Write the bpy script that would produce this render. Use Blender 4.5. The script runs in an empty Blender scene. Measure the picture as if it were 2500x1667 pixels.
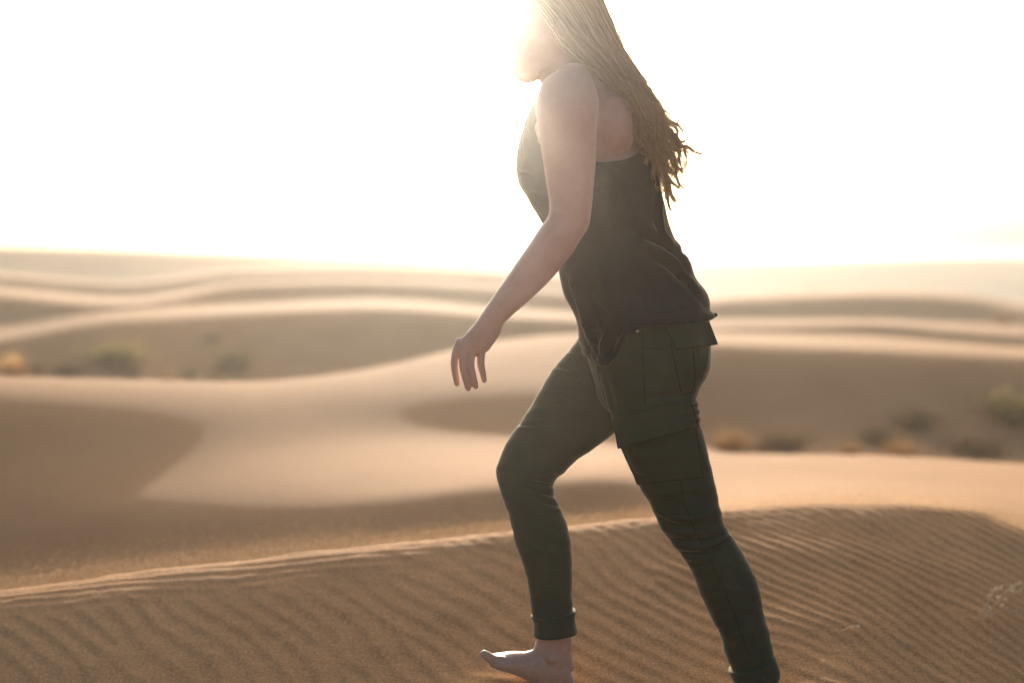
import bpy, bmesh, math, random
import numpy as np
from mathutils import Vector
from mathutils.bvhtree import BVHTree

random.seed(7)
rng = np.random.default_rng(7)
SC = bpy.context.scene
COL = SC.collection

# ------------------------------------------------------------------ camera
F_PX = 50.0 / 36.0 * 2500.0          # focal length in photo pixels (2500 px wide)
CX, CY = 1250.0, 833.5
HORIZON = 640.0
PITCH = math.atan((CY - HORIZON) / F_PX)
ZC = 1.66                            # eye height above the sand under the camera
cam = bpy.data.cameras.new('camera')
cam.lens = 50.0
cam.sensor_width = 36.0
cam.clip_start = 0.05
cam.clip_end = 12000.0
cam.dof.use_dof = True
cam.dof.focus_distance = 3.33
cam.dof.aperture_fstop = 1.5
cam_o = bpy.data.objects.new('camera', cam)
cam_o.location = (0, 0, ZC)
cam_o.rotation_euler = (math.pi / 2 - PITCH, 0, 0)
COL.objects.link(cam_o)
SC.camera = cam_o

_cp, _sp = math.cos(PITCH), math.sin(PITCH)


def P(px, py, Y):
    """world point seen at photo pixel (px, py) at distance Y along +Y"""
    u = (px - CX) / F_PX
    v = (CY - py) / F_PX
    dy = _cp + v * _sp
    dz = -_sp + v * _cp
    k = Y / dy
    return np.array((u * k, Y, ZC + dz * k))


def unproject(co):
    """photo pixel coordinates of world points (n,3)"""
    x, y, z = co[:, 0], co[:, 1], co[:, 2] - ZC
    depth = y * _cp - z * _sp
    up = y * _sp + z * _cp
    return CX + F_PX * x / depth, CY - F_PX * up / depth


# ------------------------------------------------------------------ sun, sky, exposure
SUN_PX, SUN_PY = 1122.0, 22.0        # where the sun stands in the picture
_s = P(SUN_PX, SUN_PY, 1.0) - np.array((0, 0, ZC))
SUN_DIR = Vector(_s).normalized()
SUN_EL = math.asin(SUN_DIR.z)
SUN_AZ = math.atan2(SUN_DIR.x, SUN_DIR.y)
sun = bpy.data.lights.new('sun', 'SUN')
sun.energy = 3.5
sun.angle = math.radians(0.5)
sun.color = (1.0, 0.90, 0.76)
sun_o = bpy.data.objects.new('sun', sun)
sun_o.rotation_euler = SUN_DIR.to_track_quat('Z', 'Y').to_euler()
sun_o.location = (0, 0, 20)
COL.objects.link(sun_o)

world = bpy.data.worlds.new('World')
SC.world = world
world.use_nodes = True
wn = world.node_tree
sky = wn.nodes.new('ShaderNodeTexSky')
sky.sky_type = 'NISHITA'
sky.sun_disc = False
sky.sun_elevation = SUN_EL
sky.sun_rotation = SUN_AZ
sky.air_density = 0.7
sky.dust_density = 6.0
sky.ozone_density = 1.0
bg = wn.nodes['Background']
bg.inputs['Strength'].default_value = 0.15
wn.links.new(sky.outputs['Color'], bg.inputs['Color'])

SC.view_settings.view_transform = 'Standard'
SC.view_settings.look = 'None'
SC.view_settings.gamma = 1.0
SC.view_settings.exposure = 0.98
SC.view_settings.use_curve_mapping = False
SC.render.engine = 'CYCLES'
cy = SC.cycles
cy.use_denoising = True
cy.max_bounces = 8
cy.diffuse_bounces = 4
cy.glossy_bounces = 3
cy.transmission_bounces = 6
cy.transparent_max_bounces = 12
cy.volume_bounces = 0
cy.sample_clamp_indirect = 6.0

HAZE_DENSITY = 0.00038
HAZE_G = 0.6
VEIL_DENSITY = 0.0044  # cloud added for the sun glare over head and torso


# ------------------------------------------------------------------ helpers
def link(o, parent=None):
    COL.objects.link(o)
    if parent is not None:
        o.parent = parent
    return o


def mesh_obj(name, verts, faces, mat, parent=None, smooth=True):
    me = bpy.data.meshes.new(name)
    me.from_pydata([tuple(v) for v in verts], [], [tuple(f) for f in faces])
    me.validate()
    me.update()
    if smooth:
        me.polygons.foreach_set('use_smooth', [True] * len(me.polygons))
    if mat:
        me.materials.append(mat)
    o = bpy.data.objects.new(name, me)
    return link(o, parent)


def grid_mesh(name, co, nr, nc, mat, parent=None, wrap=False):
    """fast regular grid, co (nr*nc,3)"""
    i = np.arange(nr - 1)[:, None] * nc
    j = np.arange(nc if wrap else nc - 1)[None, :]
    j2 = (j + 1) % nc
    q = np.stack([i + j, i + j2, i + nc + j2, i + nc + j], -1).reshape(-1, 4).astype(np.int32)
    me = bpy.data.meshes.new(name)
    me.vertices.add(len(co))
    me.vertices.foreach_set('co', np.ascontiguousarray(co, dtype=np.float32).ravel())
    me.loops.add(q.size)
    me.loops.foreach_set('vertex_index', q.ravel())
    me.polygons.add(len(q))
    me.polygons.foreach_set('loop_start', np.arange(0, q.size, 4, dtype=np.int32))
    me.polygons.foreach_set('use_smooth', np.ones(len(q), dtype=bool))
    me.update(calc_edges=True)
    if mat:
        me.materials.append(mat)
    return link(bpy.data.objects.new(name, me), parent)


def empty(name, loc):
    o = bpy.data.objects.new(name, None)
    o.location = loc
    o.empty_display_size = 0.2
    return link(o)


def tag(o, label=None, cat=None, group=None, kind=None):
    if label:
        o['label'] = label
    if cat:
        o['category'] = cat
    if group:
        o['group'] = group
    if kind:
        o['kind'] = kind
    return o


def keep_world(o, parent):
    """parent without moving"""
    o.parent = parent
    o.matrix_parent_inverse = parent.matrix_world.inverted() if parent.type != 'EMPTY' else \
        __import__('mathutils').Matrix.Translation(-Vector(parent.location))
    return o


def _hash(ix, iy, seed):
    n = (ix * 374761393 + iy * 668265263 + seed * 974711) & 0xFFFFFFFF
    n = ((n ^ (n >> 13)) * 1274126177) & 0xFFFFFFFF
    return ((n ^ (n >> 16)) & 0xFFFFFF) / float(0xFFFFFF)


def vnoise(x, y, seed=0):
    """smooth value noise in -1..1"""
    x = np.asarray(x, dtype=np.float64)
    y = np.asarray(y, dtype=np.float64)
    ix = np.floor(x).astype(np.int64)
    iy = np.floor(y).astype(np.int64)
    fx = x - ix
    fy = y - iy
    fx = fx * fx * fx * (fx * (fx * 6 - 15) + 10)
    fy = fy * fy * fy * (fy * (fy * 6 - 15) + 10)
    a = _hash(ix, iy, seed)
    b = _hash(ix + 1, iy, seed)
    c = _hash(ix, iy + 1, seed)
    d = _hash(ix + 1, iy + 1, seed)
    return ((a * (1 - fx) + b * fx) * (1 - fy) + (c * (1 - fx) + d * fx) * fy) * 2 - 1


def pchip_slopes(x, y):
    h = np.diff(x)
    d = np.diff(y) / h
    m = np.zeros_like(y)
    for i in range(1, len(x) - 1):
        if d[i - 1] * d[i] > 0:
            w1 = 2 * h[i] + h[i - 1]
            w2 = h[i] + 2 * h[i - 1]
            m[i] = (w1 + w2) / (w1 / d[i - 1] + w2 / d[i])
    m[0] = d[0]
    m[-1] = d[-1]
    return m


def pchip(x, y, xq):
    x = np.asarray(x, float)
    y = np.asarray(y, float)
    m = pchip_slopes(x, y)
    xq = np.clip(np.asarray(xq, float), x[0], x[-1])
    i = np.clip(np.searchsorted(x, xq) - 1, 0, len(x) - 2)
    h = x[i + 1] - x[i]
    t = (xq - x[i]) / h
    h00 = (1 + 2 * t) * (1 - t) ** 2
    h10 = t * (1 - t) ** 2
    h01 = t * t * (3 - 2 * t)
    h11 = t * t * (t - 1)
    return h00 * y[i] + h10 * h * m[i] + h01 * y[i + 1] + h11 * h * m[i + 1]


def sstep(a, b, x):
    t = np.clip((np.asarray(x, float) - a) / (b - a), 0, 1)
    return t * t * (3 - 2 * t)


# ------------------------------------------------------------------ materials
def new_mat(name):
    m = bpy.data.materials.new(name)
    m.use_nodes = True
    nt = m.node_tree
    return m, nt, nt.nodes['Principled BSDF']


def noise_node(nt, scale, detail=3.0, rough=0.55, coord='Object'):
    tc = nt.nodes.new('ShaderNodeTexCoord')
    n = nt.nodes.new('ShaderNodeTexNoise')
    n.inputs['Scale'].default_value = scale
    n.inputs['Detail'].default_value = detail
    n.inputs['Roughness'].default_value = rough
    nt.links.new(tc.outputs[coord], n.inputs['Vector'])
    return n


def ramp(nt, src, stops):
    r = nt.nodes.new('ShaderNodeValToRGB')
    el = r.color_ramp.elements
    while len(el) < len(stops):
        el.new(0.5)
    for e, (p, c) in zip(el, stops):
        e.position = p
        e.color = (*c, 1.0)
    nt.links.new(src, r.inputs['Fac'])
    return r


def mixrgb(nt, a, b, fac=0.5, mode='MULTIPLY'):
    m = nt.nodes.new('ShaderNodeMix')
    m.data_type = 'RGBA'
    m.blend_type = mode
    m.inputs['Factor'].default_value = fac
    nt.links.new(a, m.inputs[6])
    nt.links.new(b, m.inputs[7])
    return m.outputs[2]


def sand_material():
    m, nt, b = new_mat('sand')
    grain = noise_node(nt, 135.0, 5.0, 0.75)
    broad = noise_node(nt, 0.7, 4.0)
    cg = ramp(nt, grain.outputs['Fac'], [(0.32, (0.55, 0.52, 0.49)), (0.50, (0.96, 0.95, 0.94)), (0.70, (1.40, 1.38, 1.34))])
    cb = ramp(nt, broad.outputs['Fac'], [(0.3, (0.49, 0.247, 0.100)), (0.7, (0.56, 0.293, 0.125))])
    nt.links.new(mixrgb(nt, cb.outputs[0], cg.outputs[0], 1.0), b.inputs['Base Color'])
    b.inputs['Roughness'].default_value = 0.95
    b.inputs['Specular IOR Level'].default_value = 0.15
    n2 = noise_node(nt, 170.0, 4.0, 0.75)
    n3 = noise_node(nt, 40.0, 3.0, 0.6)
    add = nt.nodes.new('ShaderNodeMath')
    add.operation = 'MULTIPLY_ADD'
    add.inputs[1].default_value = 1.5
    nt.links.new(n3.outputs['Fac'], add.inputs[0])
    nt.links.new(n2.outputs['Fac'], add.inputs[2])
    bump = nt.nodes.new('ShaderNodeBump')
    bump.inputs['Strength'].default_value = 0.8
    bump.inputs['Distance'].default_value = 0.003
    nt.links.new(add.outputs[0], bump.inputs['Height'])
    nt.links.new(bump.outputs['Normal'], b.inputs['Normal'])
    return m


def skin_material():
    m, nt, b = new_mat('skin')
    blot = noise_node(nt, 9.0, 4.0)
    base = ramp(nt, blot.outputs['Fac'], [(0.3, (0.455, 0.265, 0.20)), (0.7, (0.55, 0.345, 0.27))])
    fre = noise_node(nt, 190.0, 2.0, 0.5)
    fr = ramp(nt, fre.outputs['Fac'], [(0.62, (1, 1, 1)), (0.76, (0.84, 0.75, 0.68))])
    skin_c = mixrgb(nt, base.outputs[0], fr.outputs[0], 0.8)
    # sand clinging to the feet
    tc = nt.nodes.new('ShaderNodeTexCoord')
    sep = nt.nodes.new('ShaderNodeSeparateXYZ')
    nt.links.new(tc.outputs['Object'], sep.inputs[0])
    mr = nt.nodes.new('ShaderNodeMapRange')
    mr.inputs['From Min'].default_value = FEET_Z + 0.20
    mr.inputs['From Max'].default_value = FEET_Z + 0.07
    nt.links.new(sep.outputs['Z'], mr.inputs['Value'])
    dn = noise_node(nt, 130.0, 4.0, 0.7)
    dr = ramp(nt, dn.outputs['Fac'], [(0.38, (0, 0, 0)), (0.60, (1, 1, 1))])
    mul = nt.nodes.new('ShaderNodeMath')
    mul.operation = 'MULTIPLY'
    nt.links.new(mr.outputs[0], mul.inputs[0])
    nt.links.new(dr.outputs[0], mul.inputs[1])
    mxs = nt.nodes.new('ShaderNodeMix')
    mxs.data_type = 'RGBA'
    nt.links.new(mul.outputs[0], mxs.inputs['Factor'])
    nt.links.new(skin_c, mxs.inputs[6])
    mxs.inputs[7].default_value = (0.46, 0.28, 0.16, 1)
    nt.links.new(mxs.outputs[2], b.inputs['Base Color'])
    b.inputs['Roughness'].default_value = 0.5
    b.inputs['Subsurface Weight'].default_value = 0.35
    b.inputs['Subsurface Radius'].default_value = (1.0, 0.32, 0.16)
    b.inputs['Subsurface Scale'].default_value = 0.013
    b.inputs['Sheen Weight'].default_value = 0.5
    b.inputs['Sheen Roughness'].default_value = 0.4
    b.inputs['Sheen Tint'].default_value = (1, 0.9, 0.75, 1)
    n2 = noise_node(nt, 350.0, 2.0)
    bump = nt.nodes.new('ShaderNodeBump')
    bump.inputs['Strength'].default_value = 0.12
    bump.inputs['Distance'].default_value = 0.001
    nt.links.new(n2.outputs['Fac'], bump.inputs['Height'])
    nt.links.new(bump.outputs['Normal'], b.inputs['Normal'])
    return m


def cloth_material(name, c0, c1, weave=700.0, sheen=0.5, sheen_col=(1, 0.9, 0.7), fold=0.0):
    m, nt, b = new_mat(name)
    n1 = noise_node(nt, 7.0, 5.0, 0.6)
    cr = ramp(nt, n1.outputs['Fac'], [(0.3, c0), (0.7, c1)])
    n2 = noise_node(nt, weave, 2.0, 0.6)
    cw = ramp(nt, n2.outputs['Fac'], [(0.3, (0.75, 0.75, 0.75)), (0.7, (1.15, 1.15, 1.15))])
    nt.links.new(mixrgb(nt, cr.outputs[0], cw.outputs[0], 1.0), b.inputs['Base Color'])
    b.inputs['Roughness'].default_value = 0.9
    b.inputs['Specular IOR Level'].default_value = 0.2
    b.inputs['Sheen Weight'].default_value = sheen
    b.inputs['Sheen Roughness'].default_value = 0.35
    b.inputs['Sheen Tint'].default_value = (*sheen_col, 1)
    n3 = noise_node(nt, 28.0, 4.0, 0.6)
    add = nt.nodes.new('ShaderNodeMath')
    add.operation = 'MULTIPLY_ADD'
    add.inputs[1].default_value = 4.0
    nt.links.new(n3.outputs['Fac'], add.inputs[0])
    nt.links.new(n2.outputs['Fac'], add.inputs[2])
    bump = nt.nodes.new('ShaderNodeBump')
    bump.inputs['Strength'].default_value = 0.4
    bump.inputs['Distance'].default_value = 0.0015
    nt.links.new(add.outputs[0], bump.inputs['Height'])
    nt.links.new(bump.outputs['Normal'], b.inputs['Normal'])
    return m


def leafy_material(name, c0, c1, transl=0.45):
    m, nt, b = new_mat(name)
    n1 = noise_node(nt, 6.0, 3.0)
    cr = ramp(nt, n1.outputs['Fac'], [(0.3, c0), (0.7, c1)])
    nt.links.new(cr.outputs[0], b.inputs['Base Color'])
    b.inputs['Roughness'].default_value = 0.7
    tr = nt.nodes.new('ShaderNodeBsdfTranslucent')
    nt.links.new(cr.outputs[0], tr.inputs['Color'])
    mx = nt.nodes.new('ShaderNodeMixShader')
    mx.inputs[0].default_value = transl
    out = nt.nodes['Material Output']
    nt.links.new(b.outputs[0], mx.inputs[1])
    nt.links.new(tr.outputs[0], mx.inputs[2])
    nt.links.new(mx.outputs[0], out.inputs['Surface'])
    return m


FEET_Z = P(1300, 1690, 3.5)[2]
M_SAND = sand_material()
M_SKIN = skin_material()
M_TANK = cloth_material('black_jersey', (0.022, 0.019, 0.015), (0.034, 0.029, 0.023), 500.0, 0.35)
M_PANTS = cloth_material('olive_twill', (0.048, 0.051, 0.027), (0.067, 0.070, 0.038), 800.0, 0.35)
M_SEAM_EDGE_SHADE = cloth_material('thread_and_edge_shade', (0.022, 0.022, 0.014), (0.03, 0.03, 0.02), 900.0, 0.1)  # shared by real seams and the dark shade lines at patch edges
M_HAIR = leafy_material('blond_hair', (0.42, 0.26, 0.125), (0.60, 0.40, 0.215), 0.52)
_nt = M_HAIR.node_tree
_geo = _nt.nodes.new('ShaderNodeNewGeometry')
_cr = ramp(_nt, _geo.outputs['Random Per Island'], [(0.0, (0.50, 0.33, 0.18)), (0.5, (0.66, 0.47, 0.28)), (1.0, (0.84, 0.67, 0.45))])
for _l in list(_nt.links):
    if _l.to_socket.name in ('Base Color', 'Color') and _l.from_node.type == 'VALTORGB':
        _to = _l.to_socket
        _nt.links.remove(_l)
        _nt.links.new(_cr.outputs[0], _to)
M_HAIRBASE = leafy_material('hair_shade', (0.40, 0.25, 0.13), (0.52, 0.34, 0.18), 0.2)
M_SHRUB = leafy_material('olive_leaf', (0.25, 0.19, 0.06), (0.35, 0.27, 0.09), 0.45)
M_DARKLEAF = leafy_material('dark_leaf', (0.24, 0.15, 0.06), (0.34, 0.22, 0.09), 0.45)
M_STRAW = leafy_material('straw', (0.64, 0.37, 0.13), (0.74, 0.46, 0.19), 0.6)
M_TWIG = leafy_material('pale_twig', (0.70, 0.58, 0.42), (0.80, 0.70, 0.55), 0.4)
M_EYE, _nt, _b = new_mat('eye')
_b.inputs['Base Color'].default_value = (0.75, 0.72, 0.68, 1)
_b.inputs['Roughness'].default_value = 0.15
M_NAIL, _nt, _b = new_mat('nail')
_b.inputs['Base Color'].default_value = (0.66, 0.42, 0.36, 1)
_b.inputs['Roughness'].default_value = 0.3
M_METAL, _nt, _b = new_mat('stud_metal')
_b.inputs['Base Color'].default_value = (0.35, 0.33, 0.30, 1)
_b.inputs['Metallic'].default_value = 1.0
_b.inputs['Roughness'].default_value = 0.4

# ------------------------------------------------------------------ terrain
ST = np.array([-300, 0, 300, 600, 900, 1200, 1580, 1680, 1800, 2100, 2350, 2500, 2850], float)


def C(py, Y):
    py = [py[0] + .7 * (py[0] - py[1])] + list(py)
    Y = [Y[0]] + list(Y)
    return np.array(py, float), np.array(Y, float)


# feature lines of the dunes, near to far: picture height and distance at the stations
LINES = []


def L_(py, Y):
    LINES.append(C(py, Y))


def RISE(py, g, Y=None):
    """a slope facing the viewer climbing at g from the previous line; Y overrides where given"""
    py = np.array([py[0] + .7 * (py[0] - py[1])] + list(py), float)
    p0, Y0 = LINES[-1]
    a, b = (p0 - HORIZON) / F_PX, (py - HORIZON) / F_PX
    Yv = Y0 * (g + a) / (g + b)
    if Y is not None:
        Y = [Y[0]] + list(Y)
        Yv = np.array([y if y else v for y, v in zip(Y, Yv)], float)
    LINES.append((py, Yv))


def LEE(f, dpy):
    """the far side of a crest drops out of sight"""
    p0, Y0 = LINES[-1]
    LINES.append((p0 + np.array([dpy] * len(p0)), Y0 * f))


# crest of the dune she walks on
L_([1449, 1408, 1372, 1338, 1308, 1270, 1258, 1245, 1231, 1243, 1290, 1420],
   [4.30, 4.35, 4.40, 4.45, 4.50, 4.60, 4.66, 4.70, 4.80, 4.90, 4.80, 4.60])
LEE(1.10, 22)
# hollow behind it
L_([1505, 1465, 1428, 1392, 1356, 1312, 1250, 1237, 1226, 1233, 1263, 1300],
   [7.0, 7.0, 7.0, 7.0, 7.0, 7.0, 6.5, 6.5, 6.5, 6.5, 6.5, 6.5])
# first rise
RISE([1255, 1240, 1240, 1222, 1188, 1165, 1175, 1172, 1165, 1175, 1185, 1205], 0.26,
     [0, 0, 0, 0, 0, 0, 8.3, 8.5, 8.5, 8.5, 8.5, 8.5])
# sunlit shelf end (still climbing at the far left)
RISE([1120, 1150, 1092, 1078, 1080, 1090, 1115, 1116, 1116, 1128, 1138, 1150], 0.26,
     [0, 8.75, 9.35, 9.9, 10.2, 10.3, 10.5, 10.5, 10.5, 10.3, 10.2, 10.0])
# second rise / hollow on the right
RISE([955, 958, 966, 958, 950, 945, 1140, 1150, 1150, 1160, 1170, 1180], np.array([.25, .25, .21, .15, .14, .165, .19, .25, .25, .25, .25, .25, .25]),
     [0, 0, 0, 0, 0, 0, 14, 14, 14, 14, 14, 14])
# crest
RISE([918, 925, 932, 900, 835, 812, 1135, 1140, 1140, 1150, 1160, 1170], 0.055,
     [0, 0, 0, 0, 0, 0, 17, 17, 17, 17, 17, 17])
LEE(1.15, 45)
# valley with shrubs
L_([925, 935, 940, 915, 850, 830, 1095, 1095, 1102, 1112, 1122, 1130],
   [34, 34, 36, 38, 40, 40, 24, 24, 24, 24, 24, 24])
RISE([832, 778, 756, 746, 768, 792, 832, 840, 852, 864, 870, 872], 0.25)
L_([804, 757, 738, 726, 748, 778, 808, 812, 820, 838, 848, 852],
   [41, 43, 48, 50, 48, 46, 35, 35, 35, 35, 35, 35])
LEE(1.08, 20)
L_([808, 762, 743, 731, 753, 782, 812, 816, 822, 848, 856, 858],
   [62, 64, 75, 80, 80, 70, 56, 56, 56, 56, 56, 56])
RISE([722, 742, 690, 684, 700, 740, 800, 797, 793, 815, 825, 825], 0.28)
L_([700, 722, 684, 678, 694, 728, 780, 778, 780, 792, 797, 797],
   [76, 74, 87, 92, 93, 85, 63, 63, 65, 65, 65, 65])
LEE(1.08, 12)
L_([703, 725, 687, 681, 697, 731, 783, 781, 783, 795, 800, 800],
   [120, 120, 130, 140, 140, 130, 105, 105, 105, 105, 105, 105])
RISE([672, 690, 660, 655, 668, 700, 742, 732, 722, 735, 765, 775], 0.28)
L_([664, 684, 655, 650, 663, 690, 722, 716, 708, 718, 742, 750],
   [145, 145, 150, 160, 160, 150, 122, 122, 126, 126, 122, 122])
LEE(1.08, 7)
L_([667, 687, 658, 653, 666, 693, 725, 719, 711, 721, 745, 753],
   [250, 250, 290, 400, 520, 560, 540, 520, 500, 500, 500, 500])
RISE([604, 610, 618, 627, 633, 638, 644, 642, 640, 637, 637, 637], 0.28)
L_([600, 606, 614, 623, 628, 633, 638, 636, 633, 630, 630, 630],
   [310, 310, 360, 490, 640, 690, 670, 650, 620, 620, 620, 620])
LEE(1.1, 4)
L_([646] * 12, [1800] * 12)
L_([644] * 12, [2700] * 12)
L_([642.5] * 12, [4300] * 12)
_edge = math.atan((ST[-1] - CX) / F_PX)


def _line_vals(az):
    """heights and ranges of all feature lines at an azimuth"""
    def at(a):
        u = math.tan(max(-_edge, min(_edge, a)))
        px = CX + u * F_PX
        k = math.sqrt(1 + u * u)
        rs, zs = [], []
        for py, Y in LINES:
            pyv = float(pchip(ST, py, px))
            Yv = float(pchip(ST, Y, px))
            rs.append(Yv * k)
            zs.append(P(px, pyv, Yv)[2])
        return np.array(rs), np.array(zs)
    if abs(az) <= _edge:
        rs, zs = at(az)
    else:
        w = 0.5 * float(sstep(1.2, math.pi, abs(az)))
        r1, z1 = at(az)
        r2, z2 = at(-az)
        rs, zs = r1 * (1 - w) + r2 * w, z1 * (1 - w) + z2 * w
        # away from the picture the dunes meander on
        am = float(sstep(_edge, _edge + 0.5, abs(az)))
        sg = np.arange(len(rs))
        zs = zs + am * np.sin(az * 5.0 + sg * 1.7) * np.minimum(rs, 200) * 0.012 * (sg > 2)
    rA, zA = rs[0], zs[0]
    # the crest is rounder on the left, the slope below it a touch gentler on the right
    rd = 0.16 - 0.10 * float(sstep(-0.36, 0.0, az))
    sl = 0.208 - 0.050 * float(sstep(0.04, 0.24, az))
    z1 = zA - 0.45 * sl * rd
    z2 = z1 - sl * 0.05
    zn = z2 - sl * (rA - rd - 0.05 - 2.4)
    r = np.concatenate([[0.0, 1.2, 2.4, rA - rd - 0.05, rA - rd], rs])
    z = np.concatenate([[0.0, 0.5 * zn + 0.05, zn, z2, z1], zs])
    return r, z


def smooth_profile(az, rq):
    r, z = _line_vals(az)
    return pchip(r, z, rq)


_fr = random.Random(19)
FORKS = [(_fr.uniform(-1.5, 2.2), _fr.uniform(3.5, 4.75), 1 if k % 2 else -1) for k in range(22)]
_FOOTX = P(1235, 1640, 3.50)[0]
_TA = np.linspace(-math.pi, math.pi, 721)
_TR = np.array([_line_vals(a)[0][5] for a in _TA])


def detail(x, y, r):
    """undulation and wind ripples on top of the broad dune shapes"""
    z = 0.012 * r ** 0.8 * 0.35 * vnoise(x / (0.6 + 0.16 * r), y / (0.6 + 0.16 * r), 3) * sstep(5.5, 9.0, r)
    near = 1 - sstep(6.0, 8.5, r)
    # ripples: lines run to the right and towards the viewer
    nx, ny = 0.80, 0.60
    q = nx * x + ny * y
    warp = 0.085 * vnoise(x * 1.1, y * 1.1, 11) + 0.028 * vnoise(x * 3.7, y * 2.9, 12) + 0.008 * vnoise(x * 9, y * 8, 13)
    q = q + warp
    # wavelength shrinks from left to right: integrate 1/lambda
    qq = np.linspace(-12, 12, 2401)
    lam = 0.074 - 0.021 * sstep(2.0, 3.1, qq)
    ph = np.concatenate([[0], np.cumsum(1 / lam[:-1] * np.diff(qq))])
    phase = 2 * np.pi * np.interp(q, qq, ph)
    for fx_, fy_, sg_ in FORKS:
        phase = phase + sg_ * np.arctan2(y - fy_, x - fx_)
    lam_v = np.interp(q, qq, lam)
    rip = np.sin(phase + 0.55 * np.sin(phase))
    amp = lam_v / 13.5 * (0.72 + 0.38 * vnoise(x * 1.7 + 5, y * 1.7, 21))
    amp = amp * (1 - 0.45 * sstep(0.25, -0.9, x))
    az = np.arctan2(x, y)
    d = r - np.interp(az, _TA, _TR)                       # distance past the crest
    left = sstep(0.02, -0.16, az)
    fade = 1 - (0.35 + 0.65 * left) * sstep(-0.34, -0.10, d)
    z = z + near * amp * rip * fade
    wob = 0.05 * vnoise(x * 1.3, y * 1.3, 71) + 0.016 * vnoise(x * 5, y * 5, 72)
    band = np.exp(-((d + 0.02) / 0.17) ** 2) * (0.25 + 0.75 * left)
    z = z + near * band * 0.0017 * np.sin(2 * np.pi * (d + wob + 0.30 * x * 0.30) / 0.062) * (0.8 + 0.4 * vnoise(x * 2.2, y * 4, 73))
    # sand pushed up under the forward foot and a dent round the trailing one
    mx, my = _FOOTX, 3.50
    z = z + 0.046 * np.exp(-((x - mx) / 0.13) ** 2 - ((y - my) / 0.10) ** 2)
    z = z + near * (0.0035 * vnoise(x * 6, y * 6, 31) + 0.0012 * vnoise(x * 25, y * 25, 32))
    return z


def ground_z(x, y):
    az, r, Z = GRID['az'], GRID['r'], GRID['Z']
    a, q = math.atan2(x, y), math.hypot(x, y)
    i = int(np.clip(np.searchsorted(az, a) - 1, 0, len(az) - 2))
    j = int(np.clip(np.searchsorted(r, q) - 1, 0, len(r) - 2))
    u = (a - az[i]) / (az[i + 1] - az[i])
    v = (q - r[j]) / (r[j + 1] - r[j])
    return float((Z[i, j] * (1 - v) + Z[i, j + 1] * v) * (1 - u) + (Z[i + 1, j] * (1 - v) + Z[i + 1, j + 1] * v) * u)


GRID = {}


def build_ground():
    a_in = np.arange(-0.405, 0.4051, 0.00165)
    a_out = [0.405]
    st = 0.003
    while a_out[-1] < math.pi:
        a_out.append(a_out[-1] + st)
        st = min(st * 1.08, 0.06)
    a_out = np.array(a_out[1:-1])
    az = np.concatenate([-a_out[::-1], a_in, a_out])
    r = list(np.linspace(0.02, 2.6, 34)) + list(np.arange(2.63, 3.3, 0.02))
    v = 3.3
    while v < 6.0:
        r.append(v)
        v += 0.0085
    while v < 70:
        r.append(v)
        v += 0.0068 * v - 0.0325
    while v < 4200:
        r.append(v)
        v *= 1.0125
    r = np.array(r)
    Z = np.empty((len(az), len(r)))
    for i, a in enumerate(az):
        Z[i] = smooth_profile(a, r)
    A, R = np.meshgrid(az, r, indexing='ij')
    X = R * np.sin(A)
    Y = R * np.cos(A)
    # wind-smoothed beyond the near crest
    w = (sstep(6.2, 7.6, r) * (1 - sstep(15.0, 24.0, r)))[None, :]

    def blur(M, k, axis):
        pad = [(0, 0), (0, 0)]
        pad[axis] = (k + 1, k)
        c = np.cumsum(np.pad(M, pad, mode='edge'), axis=axis)
        n = 2 * k + 1
        return (c[:, n:] - c[:, :-n]) / n if axis == 1 else (c[n:, :] - c[:-n, :]) / n
    B = Z
    for _ in range(2):
        B = blur(B, 7, 1)
        B = blur(B, 14, 0)
    Z = Z * (1 - w) + B * w
    Z += detail(X, Y, R)
    GRID['az'], GRID['r'], GRID['Z'] = az, r, Z
    co = np.stack([X, Y, Z], -1).reshape(-1, 3)
    o = grid_mesh('ground', co, len(az), len(r), M_SAND, wrap=False)
    # close the seam behind the viewer
    me = o.data
    nr = len(r)
    n0 = (len(az) - 1) * nr
    bm = bmesh.new()
    bm.from_mesh(me)
    bm.verts.ensure_lookup_table()
    for k in range(nr - 1):
        f = bm.faces.new((bm.verts[n0 + k], bm.verts[n0 + k + 1], bm.verts[k + 1], bm.verts[k]))
        f.smooth = True
    bm.to_mesh(me)
    bm.free()
    tag(o, 'wind rippled sand dunes running out to the hazy horizon', None, kind='structure')
    return float(Z.min()), float(Z.max())


Z_MIN, Z_MAX = build_ground()


# ------------------------------------------------------------------ the air
def build_haze():
    b = bmesh.new()
    bmesh.ops.create_cube(b, size=1.0)
    zb, zt = Z_MIN - 1.0, max(Z_MAX, ZC + 1.0) + 0.6
    for v in b.verts:
        v.co = (v.co.x * 8800, v.co.y * 8800, zb if v.co.z < 0 else zt)
    me = bpy.data.meshes.new('haze')
    b.to_mesh(me)
    b.free()
    m = bpy.data.materials.new('dusty_air')
    m.use_nodes = True
    nt = m.node_tree
    nt.nodes.clear()
    out = nt.nodes.new('ShaderNodeOutputMaterial')
    pv = nt.nodes.new('ShaderNodeVolumePrincipled')
    pv.inputs['Color'].default_value = (0.97, 0.95, 0.92, 1)
    pv.inputs['Density'].default_value = HAZE_DENSITY
    pv.inputs['Anisotropy'].default_value = HAZE_G
    nt.links.new(pv.outputs[0], out.inputs['Volume'])
    me.materials.append(m)
    o = link(bpy.data.objects.new('haze', me))
    o.visible_shadow = True
    tag(o, 'pale dusty haze in the air over the dunes', None, kind='stuff')


build_haze()


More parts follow.
